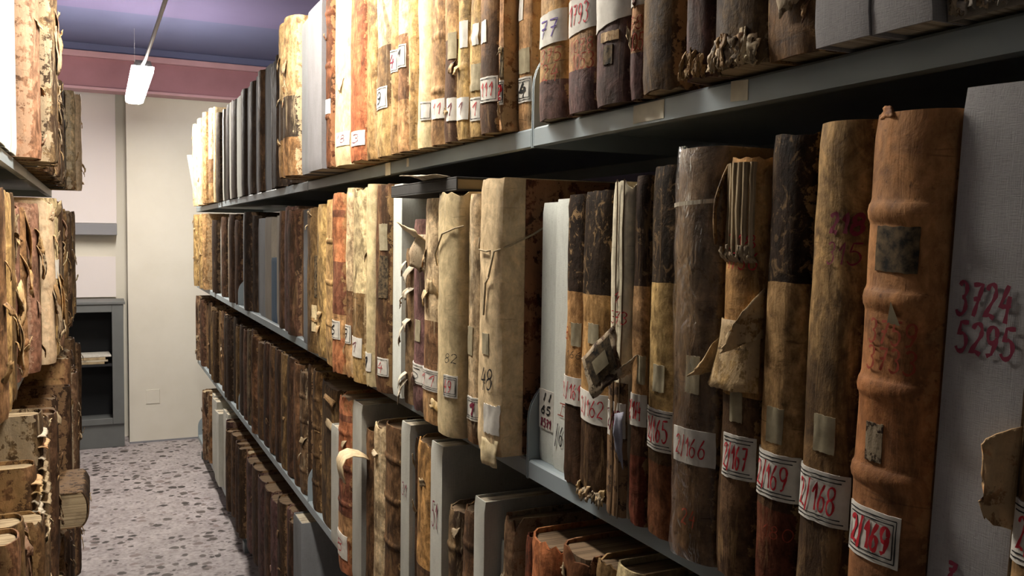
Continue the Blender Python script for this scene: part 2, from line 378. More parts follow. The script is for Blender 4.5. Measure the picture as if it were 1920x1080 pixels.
# red steel beam under the ceiling
M['beam_flange'] = plain('pale_red_flange', (0.52, 0.30, 0.33, 1), 0.55, 0.4, 0, 0.25, 5, seeded=False)  # flanges a paler red than the web
bw = struct('beam', MB().box(-0.75, 1.35, 6.775, 6.825, 2.535, 2.7345), M['beam'])
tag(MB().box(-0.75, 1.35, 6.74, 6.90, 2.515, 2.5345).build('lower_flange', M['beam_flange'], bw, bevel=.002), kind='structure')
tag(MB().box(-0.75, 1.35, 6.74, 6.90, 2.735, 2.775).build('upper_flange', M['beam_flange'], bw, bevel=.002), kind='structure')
struct('beam_packing', MB().box(-0.75, 1.35, 6.76, 6.90, 2.776, 2.829), M['ceil_blue'])
ac = MB().box(0.30, 0.395, YB - 0.005, YB - 0.0005, 0.285, 0.39).build('access_cover', M['plaster'], bevel=0.002)
tag(ac, 'small square cover painted over low on the cream back wall', 'cover')

# ------------------------------------------------------------------ lamps hung from the ceiling
def lamp(y0, y1, label, rods, lit='lit'):
    x, zb = 0.2135, CAM_H + 0.80
    r = empty('ceiling_lamp', (x, (y0 + y1) / 2, zb + .055))
    L = (y1 - y0) / 2
    tag(r, label, 'lamp', 'tube lamps along the aisle')
    MB().prism([(-.045, -.015), (.045, -.015), (.036, .012), (-.036, .012)], 'y', -L, L).build('housing', M['lamp_body'], r, bevel=0.002)
    MB().prism([(-.053, -.016), (-.050, -.045), (-.030, -.055), (.030, -.055), (.050, -.045), (.053, -.016)], 'y', -L + .004, L - .004).build('diffuser', M[lit], r)
    for yy in rods:
        MB().tube([(0, yy, .012), (0, yy, 2.80 - zb - .055)], .0009).build('hanger_wire', M['conduit'], r)
    MB().box(-.036, .036, -L - .003, -L + .004, -.016, .012).build('end_cap', M['lamp_body'], r, bevel=.001)
    return r
lamp(4.90, 6.08, 'lit white tube lamp hanging at the far end of the aisle', (.5,))
lamp(1.36, 2.53, 'lit white tube lamp above the near part of the long rack', (-.4, .4), 'lit_near')
cd = MB().tube([(0.2135, 4.98, CAM_H + .868), (0.2135, 4.9, CAM_H + .846), (0.2135, 4.6, CAM_H + .824), (0.2135, 3.9, CAM_H + .799), (0.2135, 3.19, CAM_H + .779), (0.2135, 2.70, CAM_H + .80), (0.2135, 2.51, CAM_H + .872)], .0075, 10).build('lamp_cable', M['conduit'], smooth=True)
tag(cd, 'thin pale cable running along the aisle into the far lamp', 'cable')

# ------------------------------------------------------------------ steel racks
def rack_bay(side, y0, y1, label, tags_=()):
    """cantilever shelving bay; side +1 = right of the aisle, -1 = left"""
    xe = XR if side > 0 else XL
    r = empty('steel_shelving_bay', (xe, y0, 0))
    tag(r, label, 'shelving', 'grey steel shelving bays')
    W = y1 - y0; D = 0.44; S = side
    X = lambda a: S * a
    shelves = []
    for z in (ZA, ZB, ZC, ZD):
        prof = [(X(0), -.028), (X(0), -.003), (X(.003), 0), (X(D), 0), (X(D), -.028), (X(D - .002), -.028), (X(D - .002), -.003), (X(.014), -.003), (X(.002), -.005), (X(.002), -.026), (X(.016), -.026), (X(.016), -.028)]
        prof = [(px_, z + pz) for px_, pz in prof]
        s_ = MB().prism(prof, 'y', .004, W - .004).build('shelf', M['steel'], r)
        shelves.append(s_)
        for yy in (0.0, W - .003):
            pl = [(X(0.0), z - .03)]
            pl += [(X(0.0), z + .06)] + [(X(.07 - .07 * math.cos(a)), z + .06 + .07 * math.sin(a)) for a in [math.pi / 2 * k / 8 for k in range(1, 9)]]
            pl += [(X(D), z + .13), (X(D), z - .03)]
            MB().prism(pl, 'y', yy, yy + .0028).build('bracket', M['steel'], r)
    for yy in (0.0, W - .03):
        MB().box(min(X(D), X(D + .05)), max(X(D), X(D + .05)), yy, yy + .03, 0, 2.0).build('post', M['steel'], r)
        MB().box(min(X(.02), X(D)), max(X(.02), X(D)), yy, yy + .03, 0, .05).build('foot', M['steel'], r)
    for (si, ya, yb, za, zb, tilt) in tags_:
        z = (ZA, ZB, ZC, ZD)[si]
        v = [(X(-.0008), ya - y0, z + za), (X(-.0008), yb - y0, z + za + tilt), (X(-.0008), yb - y0, z + zb + tilt), (X(-.0008), ya - y0, z + zb)]
        v += [(X(-.0002), p[1], p[2]) for p in v[:4]]
        o = mesh('paper_tag', v, [(0, 1, 2, 3), (7, 6, 5, 4), (0, 4, 5, 1), (1, 5, 6, 2), (2, 6, 7, 3), (3, 7, 4, 0)], M['tag'], shelves[si], smooth=False)
        o['label'] = 'yellowed paper tag stuck on the shelf edge'
    return r
rack_bay(1, -0.38, 1.21, 'near grey steel bay of the long rack with two paper tags on its edge', [(0, .865, .93, -.025, -.003, 0), (0, .718, .745, -.024, -.003, .002)])
rack_bay(1, 1.212, 2.80, 'second grey steel bay of the long rack, under the brightest books', [(0, 1.93, 1.97, -.03, -.002, 0), (0, 1.80, 1.815, -.02, -.002, 0)])
rack_bay(1, 2.802, 4.35, 'third grey steel bay of the long rack, in the dim stretch')
rack_bay(1, 4.352, 6.30, 'farthest grey steel bay of the long rack, next to the cream wall')
rack_bay(-1, 1.35, 2.75, 'near grey steel bay of the short rack full of torn volumes')
rack_bay(-1, 2.752, 4.15, 'far grey steel bay of the short rack, towards the metal cabinet')

# ------------------------------------------------------------------ metal cabinet in the recess
cx0, cx1, cy0, cy1, ch = -0.60, 0.152, 6.84, 7.15, 1.05
cb = empty('metal_cabinet', ((cx0 + cx1) / 2, (cy0 + cy1) / 2, 0))
tag(cb, 'open grey metal cabinet standing in the recess by the cream wall', 'cabinet')
ox, oy = (cx0 + cx1) / 2, (cy0 + cy1) / 2
hw, hd = (cx1 - cx0) / 2, (cy1 - cy0) / 2
body = MB()
body.box(-hw, -hw + .02, -hd + .02, hd, .17, ch - .02).box(hw - .02, hw, -hd + .02, hd, .17, ch - .02)
body.box(-hw, hw, hd - .015, hd, .17, ch - .02).box(-hw, hw, -hd + .02, hd, .17, .19)
body.build('carcass', M['steel_cabinet'], cb)
MB().box(-hw - .012, hw + .012, -hd - .01, hd, ch - .02, ch).build('top', M['steel_cabinet'], cb, bevel=.003)
MB().box(-hw, hw, -hd + .015, hd, 0, .17).build('plinth', M['steel_cabinet'], cb, bevel=.003)
fr = MB()
fr.box(hw - .075, hw, -hd, -hd + .02, .17, ch - .02).box(-hw, -hw + .075, -hd, -hd + .02, .17, ch - .02)
fr.box(-hw + .075, hw - .075, -hd, -hd + .02, .17, .215).box(-hw + .075, hw - .075, -hd, -hd + .02, ch - .075, ch - .02)
fr.build('door_frame', M['steel_cabinet'], cb, bevel=.003)
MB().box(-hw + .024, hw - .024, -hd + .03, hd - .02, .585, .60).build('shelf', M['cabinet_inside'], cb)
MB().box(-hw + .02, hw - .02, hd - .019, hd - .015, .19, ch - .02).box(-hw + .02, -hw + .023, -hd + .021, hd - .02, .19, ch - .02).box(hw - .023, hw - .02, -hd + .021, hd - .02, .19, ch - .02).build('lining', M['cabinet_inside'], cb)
zz = .601
for i, (th, dx, mt) in enumerate(((.016, 0, 'pages'), (.012, .02, 'pages_pale'), (.020, .0, 'pages'), (.012, .035, 'paper'))):
    p = MB().box(-.17, .13 , -.11, .11, 0, th).build('paper_folder', M[mt], bevel=.002)
    p.location = (-.10 + dx, 6.99, zz); p.rotation_euler = (0, 0, .03 * (i - 1))
    zz += th + .0006
    tag(p, ('bottom paper bundle', 'second paper bundle from the bottom', 'third thick paper bundle', 'top pale paper sheet bundle')[i] + ' in the pile on the metal cabinet shelf', 'paper', 'papers in the metal cabinet')

# ------------------------------------------------------------------ handwriting
def arc(cx, cy, rx, ry, a0, a1, n=12):
    return [(cx + rx * math.cos(math.radians(a0 + (a1 - a0) * i / n)), cy + ry * math.sin(math.radians(a0 + (a1 - a0) * i / n))) for i in range(n + 1)]
GL = {
    '0': [arc(.3, .5, .27, .48, 90, 450, 18)],
    '1': [[(.08, .62), (.34, 1.0), (.32, 0)]],
    '2': [arc(.28, .74, .24, .25, 165, -35, 12) + [(.05, .03), (.30, .10), (.58, .02)]],
    '3': [arc(.26, .75, .23, .23, 150, -80, 10) + arc(.26, .27, .27, .27, 80, -150, 12)],
    '4': [[(.34, 1.0), (.03, .38), (.58, .42)], [(.46, .70), (.40, -.08)]],
    '5': [[(.55, .98), (.14, .96), (.10, .58)] + arc(.27, .32, .28, .30, 105, -150, 12)],
    '6': [[(.46, .98), (.18, .62)] + arc(.29, .27, .23, .26, 160, 520, 16)],
    '7': [[(.05, .92), (.56, .96), (.24, 0)], [(.14, .50), (.52, .54)]],
    '8': [arc(.3, .74, .20, .22, -90, 270, 14), arc(.3, .26, .25, .26, 90, 450, 14)],
    '9': [arc(.28, .70, .23, .26, -10, 350, 14) + [(.50, .5), (.36, .1), (.12, .02)]],
    '/': [[(.04, -.12), (.34, 1.08)]],
    'I': [[(.2, 0), (.2, 1)], [(.05, 0), (.36, 0)], [(.05, 1), (.36, 1)]],
    'l': [[(.2, 0), (.22, 1)]],
    'R': [[(.1, 0), (.1, 1)] + arc(.2, .74, .26, .25, 90, -90, 8) + [(.12, .49), (.5, 0)]],
    '-': [[(.1, .5), (.5, .5)]],
    ' ': [],
}
GW = {'1': .56, '/': .60, 'I': .50, 'l': .36, ' ': .4}

class Book:
    """geometry of one upright volume, in local axes: x into the rack (spine at 0), y along the shelf, z up; s runs -1 (far side) to 1 (near side)"""
    def __init__(s, t, h, d, b=None, bands=(), seed=0, wave=0.0012, ripple=0, drawn=0.0):
        s.t, s.h, s.d = t, h, d
        s.b = min(.018, t * .28) if b is None else b
        s.bands, s.seed, s.wave, s.ripple, s.drawn = bands, seed, wave, ripple, drawn
    def S(s, u, z, off=0.0):
        u = max(-1, min(1, u)); q = max(0.0, 1 - u * u)
        def pt(u, z):
            q = max(0.0, 1 - abs(u) ** 2.4)
            x = -s.b * q ** .75
            for (zb, amp, w) in s.bands:
                x -= amp * math.exp(-((z - zb) / w) ** 4) * min(1, q * 4)
            if s.wave: x += s.wave * 2.2 * mn.noise((u * 1.3 + s.seed * 7.1, z * 9, s.seed)) + s.wave * mn.noise((u * 5 + s.seed, z * 40, s.seed * 3.3))
            if s.ripple: x -= .0013 * abs(math.sin(u * s.ripple * math.pi / 2)) * q ** .3
            return Vector((x, -u * s.t / 2, z))
        p = pt(u, z)
        if off:
            e = .02
            du = pt(min(1, u + e), z) - pt(max(-1, u - e), z); dz = pt(u, z + .004) - pt(u, z - .004)
            n = dz.cross(du)
            if n.x > 0: n = -n
            n.normalize(); p = p + n * off
        return p

def seg_noise(a, b): return mn.noise((a, b, 3.7))

def build_cover(bk, mat, parent, rag_top=0.0, rag_bot=0.0, nz=26, th=.003, na=11, name='cover', board_drop=0.0):
    t, h, d = bk.t, bk.h, bk.d
    us = [-1 + 2 * i / (na - 1) for i in range(na)]
    us = [math.sin(u * math.pi / 2) * .6 + u * .4 for u in us]
    bx = [d, d * .6, d * .25, .045, .014]
    zs = [h * j / (nz - 1) for j in range(nz)]
    extra = []
    for (zb, amp, w) in bk.bands: extra += [zb - 1.5 * w, zb - 1.1 * w, zb - .8 * w, zb, zb + .8 * w, zb + 1.1 * w, zb + 1.5 * w]
    zs = sorted(set([round(z, 4) for z in zs + [e for e in extra if .002 < e < h - .002]]))
    cols = [('b', x, 1) for x in bx] + [('s', u, 0) for u in us] + [('b', x, -1) for x in reversed(bx)]
    K = len(cols); O = []; I = []; uv = []
    for j, z in enumerate(zs):
        for k, (ty, a, sg) in enumerate(cols):
            zz = z
            if rag_top and z > h * .9: zz = z - rag_top * (z - h * .9) / (h * .1) * (abs(seg_noise(k * 1.7 + bk.seed * 5, bk.seed)) * 2 if ty == 's' else .25 * abs(seg_noise(k * .6, bk.seed + 4)))
            if rag_bot and z < h * .08: zz = z + rag_bot * (1 - z / (h * .08)) * (abs(seg_noise(k * 1.7 + bk.seed * 3, bk.seed + 9)) * 2 if ty == 's' else .2)
            if ty == 'b':
                wob = .0010 * mn.noise((a * 9, z * 7, bk.seed + sg * 2.2))
                p = Vector((a, sg * t / 2 + min(0, wob) * sg, zz)); n = Vector((0, sg, 0))
            else:
                p = bk.S(a, zz); e = .03
                if abs(a) > .999: n = Vector((-.5, -a, 0)).normalized()
                else:
                    du = bk.S(min(1, a + e), zz) - bk.S(max(-1, a - e), zz)
                    n = Vector((du.y, -du.x, 0)).normalized()
                    if n.x > 0: n = -n
                # head and tail caps turn slightly inwards
                for zc, sgn in ((h, 1), (0, -1)):
                    dd = abs(z - zc)
                    if dd < .006: p = p + Vector((.0022 * (1 - dd / .006), 0, 0))
            O.append(p); I.append(p - n * th); uv.append((k / (K - 1), z / h))
    J = len(zs); n0 = len(O); V = O + I; Fc = []
    for j in range(J - 1):
        for k in range(K - 1):
            a, b, c, e = j * K + k, j * K + k + 1, (j + 1) * K + k + 1, (j + 1) * K + k
            Fc.append((a, e, c, b)[::-1]); Fc.append((n0 + a, n0 + e, n0 + c, n0 + b))
    for k in range(K - 1):
        a, b = (J - 1) * K + k, (J - 1) * K + k + 1
        Fc.append((a, b, n0 + b, n0 + a)); Fc.append((k, n0 + k, n0 + k + 1, k + 1))
    for j in range(J - 1):
        a, b = j * K, (j + 1) * K
        Fc.append((a, b, n0 + b, n0 + a)); a += K - 1; b += K - 1
        Fc.append((a, n0 + a, n0 + b, b))
    return mesh(name, V, Fc, mat, parent, uvs=uv + uv, angle=50)

def build_block(bk, mat, parent, drop=.006, inset=.0038, zlo=.003, front=.72, d_in=.006):
    t, h, d = bk.t, bk.h, bk.d
    ty = t / 2 - inset
    poly = [(d - d_in, ty), (.004, ty)]
    for i in range(1, 8):
        u = -1 + 2 * i / 8
        poly.append((-bk.b * front * max(0, 1 - abs(u) ** 2.4) ** .75 + .002, -u * ty))
    poly += [(.004, -ty), (d - d_in, -ty)]
    mb = MB(); n = len(poly)
    zs = [zlo, h * .5, h - drop - .004, h - drop]
    for j, z in enumerate(zs):
        for (x, y) in poly:
            k = .985 if j == 3 else 1
            mb.v.append((x, y * k, z + (.0015 * mn.noise((x * 30, y * 60, bk.seed)) if j == 3 else 0)))
    for j in range(3):
        mb.f += [(j * n + i, j * n + (i + 1) % n, (j + 1) * n + (i + 1) % n, (j + 1) * n + i) for i in range(n)]
    mb.f += [tuple(range(n))[::-1], tuple(3 * n + i for i in range(n))]
    return mb.build('text_block', mat, parent)

def strip_on(bk, s0, s1, z0, z1, off, ns=8, nz=3, skew=0.0, jag=0.0, seed=0):
    v, f = [], []
    for j in range(nz + 1):
        for i in range(ns + 1):
            s = s0 + (s1 - s0) * i / ns; z = z0 + (z1 - z0) * j / nz + skew * (i / ns - .5)
            if jag:
                if j in (0, nz): z += jag * mn.noise((i * .9 + seed, j * 3.1, seed))
                if i in (0, ns): s += jag * 12 * mn.noise((i * .9 + seed, j * 1.3, seed + 5))
            v.append(bk.S(s, z, off))
    for j in range(nz):
        for i in range(ns):
            a = j * (ns + 1) + i
            f.append((a, a + 1, a + ns + 2, a + ns + 1))
    return v, f
def add_label(bk, parent, s0, s1, z0, z1, mat='paper', off=.0015, skew=0.0, name='paper_label', jag=0.0, seed=0, nz=6):
    v, f = strip_on(bk, s0, s1, z0, z1, off, 10, nz, skew, jag, seed)
    n = len(v); v2, _ = strip_on(bk, s0, s1, z0, z1, off - .0012, 10, nz, skew, jag, seed)
    per = list(range(0, 11)) + [11 * (j + 1) - 1 for j in range(1, nz + 1)] + [11 * nz + i for i in range(9, -1, -1)] + [11 * j for j in range(nz - 1, 0, -1)]
    f2 = [(per[i], per[(i + 1) % len(per)], n + per[(i + 1) % len(per)], n + per[i]) for i in range(len(per))]
    return mesh(name, v + v2, f + f2, M[mat], parent)
def ribbon(bk, mb, pts, w, off):
    """ink stroke along (s,z) points laid on the spine"""
    P = [bk.S(s, z, off) for s, z in pts]; k = len(mb.v)
    for i, p in enumerate(P):
        d = P[min(i + 1, len(P) - 1)] - P[max(i - 1, 0)]
        nrm = (bk.S(pts[i][0], pts[i][1], off + .002) - p)
        if nrm.length < 1e-9: nrm = Vector((-1, 0, 0))
        sd = d.cross(nrm)
        if sd.length < 1e-9: sd = Vector((0, 1, 0))
        sd = sd.normalized() * w * (.42 + .12 * math.sin(i * 1.3))
        mb.v += [tuple(p + sd), tuple(p - sd)]
    mb.f += [(k + 2 * i, k + 2 * i + 1, k + 2 * i + 3, k + 2 * i + 2) for i in range(len(P) - 1)]
def dense(pts, step):
    out = [pts[0]]
    for a, b in zip(pts, pts[1:]):
        n = max(1, int(math.hypot(b[0] - a[0], b[1] - a[1]) / step))
        out += [(a[0] + (b[0] - a[0]) * i / n, a[1] + (b[1] - a[1]) * i / n) for i in range(1, n + 1)]
    return out
def write(bk, parent, text, s0, s1, z, hgt, ink='ink_red', pen=.0024, off=.0021, slope=0.0, slant=.12, name='handwriting', fit=True):
    tot = sum(GW.get(c, .78) for c in text)
    sx = (s1 - s0) / tot if fit else hgt * 2 / bk.t
    x = 0; mb = MB()
    for c in text:
        for st in GL.get(c, []):
            pts = []
            for (px_, py_) in dense(st, .12):
                ss = s0 + (x + px_ + slant * py_) * sx
                pts.append((max(-.99, min(.99, ss)), z + py_ * hgt + slope * (ss - s0)))
            ribbon(bk, mb, pts, pen, off)
        x += GW.get(c, .78)
    return mb.build(name, M[ink], parent) if mb.v else None
def frame_lines(bk, parent, s0, s1, z0, z1, off=.0020, w=.0012, double=False, sides=True, skew=0.0, ink='ink_black'):
    mb = MB(); n = 10; g = .0035
    sk = lambda i: skew * (i / n - .5)
    ins = .05 * (s1 - s0)
    sets = [(g, ins)] + ([(g * 2.0, ins * 1.8)] if double else [])
    for gg, ii in sets:
        for zz in (z0 + gg, z1 - gg):
            ribbon(bk, mb, [(s0 + ii + (s1 - s0 - 2 * ii) * i / n, zz + sk(i)) for i in range(n + 1)], w, off)
            if not sides: mb.build('printed_line', M[ink], parent); mb = MB()
        if sides:
            for ss, q in ((s0 + ii, 0), (s1 - ii, n)):
                ribbon(bk, mb, [(ss, z0 + gg + sk(q) + (z1 - z0 - 2 * gg) * i / 4) for i in range(5)], w, off)
    return mb.build('printed_border', M[ink], parent) if mb.v else None
def curl_sheet(name, mat, parent, A, B, C, D, bow=(0, 0, 0), curl=0.0, n=8, jag=.004, seed=0, th=.0012, dent=.003):
    """torn flap: bilinear sheet A-B (attached edge) to D-C (free edge), bowed and curled, ragged on its free sides"""
    A, B, C, D, bow = map(Vector, (A, B, C, D, bow)); v = []; f = []
    nrm = (B - A).cross(D - A).normalized()
    for j in range(n + 1):
        q = j / n
        for i in range(n + 1):
            p = i / n
            P = (A * (1 - p) + B * p) * (1 - q) + (D * (1 - p) + C * p) * q
            P = P + bow * math.sin(q * math.pi) * .5 + nrm * (curl * q * q + dent * mn.noise((p * 3 + seed, q * 3, seed)))
            if j == n or i in (0, n):
                r = jag * mn.noise((i * 1.1 + seed * 3, j * 1.1, seed + 2.0)) * (q if j < n else 1)
                P = P + (C - B).normalized() * r if j == n else P + (B - A).normalized() * r
            v.append(P)
    for j in range(n):
        for i in range(n):
            a = j * (n + 1) + i; f.append((a, a + 1, a + n + 2, a + n + 1))
    o = mesh(name, v, f, mat, parent, angle=60)
    s = o.modifiers.new('thickness', 'SOLIDIFY'); s.thickness = th
    return o
def tatters(bk, parent, count, mats, rng, zmin=0.0, zmax=1.0, size=1.0):
    for i in range(count):
        s = rng.uniform(-.9, .5); z = bk.h * rng.uniform(zmin, zmax)
        w = rng.uniform(.3, .9); L = rng.uniform(.012, .036) * size; out = rng.uniform(.002, .009) * size
        up = rng.random() < .3
        s2 = min(.98, s + w)
        A = bk.S(s, z, .0005); B = bk.S(s2, z + rng.uniform(-.01, .01), .0005)
        dz = L if up else -L
        C = bk.S(max(-.98, s2 - rng.uniform(0, .3)), max(.003, z + dz), .0005) + Vector((-out, 0, 0)); D = bk.S(min(.98, s + rng.uniform(0, .2)), max(.003, z + dz * rng.uniform(.4, 1)), .0005) + Vector((-out * rng.uniform(.3, 1), 0, 0))
        curl_sheet('torn_leather', M[rng.choice(mats)], parent, A, B, C, D, (-out * .6, 0, 0), 0, 6, .007 * size, rng.random() * 50, .0011)

ORD = ('first second third fourth fifth sixth seventh eighth ninth tenth eleventh twelfth thirteenth fourteenth fifteenth sixteenth seventeenth eighteenth nineteenth '
       'twentieth 21st 22nd 23rd 24th 25th 26th 27th 28th 29th 30th 31st 32nd 33rd 34th 35th 36th 37th 38th 39th 40th 41st 42nd 43rd 44th 45th 46th 47th 48th 49th 50th '
       '51st 52nd 53rd 54th 55th 56th 57th 58th 59th 60th 61st 62nd 63rd 64th 65th 66th 67th 68th 69th 70th').split()
LOOK = {
    'tan': 'tan leather volume', 'tan_foot_dark': 'tan volume with dark foot', 'dark_tan_dark': 'tan volume with dark head and foot', 'tan_dark_head': 'tan volume with dark head',
    'brown': 'brown leather volume', 'brown_fade': 'brown volume fading darker downwards', 'dark': 'dark brown leather volume', 'black': 'blackened leather volume', 'orange': 'orange leather volume',
    'orange_big': 'thick orange leather volume', 'red': 'red-brown leather volume', 'orange_dark': 'orange and tan volume', 'purple': 'purplish brown volume', 'vellum': 'cream vellum volume',
    'vellum_foot': 'cream volume with brown foot', 'vellum_tan': 'cream and tan volume', 'wrapped': 'film-wrapped brown volume', 'peeling': 'peeling brown volume', 'mottled': 'mottled worn volume',
    'white': 'grey-white cloth box', 'pale': 'pale cloth box', 'greybox': 'grey cloth box', 'greylight': 'light grey cloth box', 'tan_low_dark': 'tan volume with purplish foot', 'roll': 'tan volume with dark waist', 'left_brown': 'orange-brown volume', 'section_paper': 'coverless volume', 'grey': 'grey cloth box', 'greywarm': 'warm grey cloth volume', 'blue': 'faded blue volume', 'charcoal': 'charcoal cloth volume'}
BOXY = ('white', 'greybox', 'pale', 'greylight', 'grey', 'blue', 'charcoal', 'greywarm')

def place(style, side, X, yc, zbase, t, h, d, lean=0.0, seed=0, label=None, group=None, bands=(), rag=(0, 0), far=False, b=None, pages=None, ripple=0, wave=None, flip=False, yaw=0.0, cover=True):
    """one volume standing on a shelf; yc = centre along the aisle at the foot"""
    box = style in BOXY
    bk = Book(t, h, d, (0.0012 if box else None) if b is None else b, bands, seed, (0 if box else .0012) if wave is None else wave, ripple)
    nm = 'document_box' if box and style in ('white', 'greybox', 'pale', 'greylight', 'grey') else 'ledger_book'
    r = empty(nm, (X + (d * side if flip else 0), yc, zbase))
    rz = (0 if side > 0 else math.pi) + (math.pi if flip else 0) + yaw
    # lean: head moves towards the camera (-y)
    r.rotation_euler = (lean * (1 if math.cos(rz) > 0 else -1), 0, rz)
    r.rotation_mode = 'XYZ'
    tag(r, label, 'box' if nm == 'document_box' else 'book', group)
    if cover:
        build_cover(bk, M[style], r, rag[0], rag[1], nz=10 if far else 26, na=7 if far else 11, th=.0022 if box else .003)
    build_block(bk, M[pages or ('pages_pale' if box else ('pages_dark' if style in ('dark', 'black', 'purple') else 'pages'))], r, drop=.004 if box else .008)
    return r, bk
# ------------------------------------------------------------------ rows of the long rack
def finish_labels(lst, where, whole):
    """lst: [(y, obj, look, custom)] -> label every volume by its look and its place counted from the far end"""
    lst.sort(key=lambda q: -q[0])
    for i, (y, o, look, custom) in enumerate(lst):
        o['label'] = custom or ('%s, %s from the far end of %s' % (look, ORD[i], where))
        o['group'] = whole

def deco_one(bk, r, X, yc, zb, lean, dec, tL, rng):
    """decorations given where the photograph shows them, turned into (s, z) on this spine"""
    def sz(px, py):
        y, z = on_x(px, py, X - bk.b * .6)
        z -= zb
        return -(y + math.tan(lean) * z - yc) / (bk.t / 2), z
    k = dec[0]
    if k == 'lab':
        _, x0, x1, yt, yb, text, ink = dec[:7]; o = dec[7] if len(dec) > 7 else {}
        xm = (x0 + x1) / 2
        s0, s1 = sz(x0, (yt + yb) / 2)[0], sz(x1, (yt + yb) / 2)[0]
        s0, s1 = max(-.97, s0), min(.97, s1)
        z1, z0 = sz(xm, yt)[1], sz(xm, yb)[1]
        if o.get('full'): s0, s1 = -.93, o.get('s1', .8)
        lb = add_label(bk, r, s0, s1, z0, z1, o.get('mat', 'paper'), jag=o.get('jag', .0006), seed=rng.random() * 30, skew=o.get('skew', 0))
        if o.get('border'): frame_lines(bk, lb, s0, s1, z0, z1, double=o['border'] > 1, sides=o['border'] != 3, skew=o.get('skew', 0))
        m = .10 * (s1 - s0); hh = (z1 - z0)
        lines = text.split('|') if text else []
        for i, ln in enumerate(lines):
            lh = hh * .56 / len(lines) * (1.15 if len(lines) > 1 else 1)
            zc = z1 - hh * (i + 1) / len(lines) + (hh / len(lines) - lh) / 2
            write(bk, lb, ln, max(s0 + m, -.66), min(s1 - m * 1.2, .80), zc, lh, (ink.split('|') * 9)[i], pen=o.get('pen', min(.0030, lh * .085)), slope=o.get('slope', 0))
    elif k == 'txt':
        _, x0, x1, yt, yb, text, ink = dec[:7]; o = dec[7] if len(dec) > 7 else {}
        xm = (x0 + x1) / 2
        s0, s1 = sz(x0, (yt + yb) / 2)[0], sz(x1, (yt + yb) / 2)[0]
        z1, z0 = sz(xm, yt)[1], sz(xm, yb)[1]
        write(bk, r, text, max(-.96, s0), min(.97, s1), z0, z1 - z0, ink, pen=o.get('pen', min(.0034, (z1 - z0) * .09)), off=.0016, slope=o.get('slope', 0))
    elif k == 'pat':
        _, x0, x1, yt, yb, mt = dec[:6]
        xm = (x0 + x1) / 2
        s0, s1 = sz(x0, (yt + yb) / 2)[0], sz(x1, (yt + yb) / 2)[0]
        z1, z0 = sz(xm, yt)[1], sz(xm, yb)[1]
        add_label(bk, r, max(-.9, s0), min(.9, s1), z0, z1, mt, .0011, name='title_patch', jag=.0012, seed=rng.random() * 30)
    elif k == 'tat':
        tatters(bk, r, dec[1], dec[2], rng, *(dec[3:5] if len(dec) > 3 else ()))

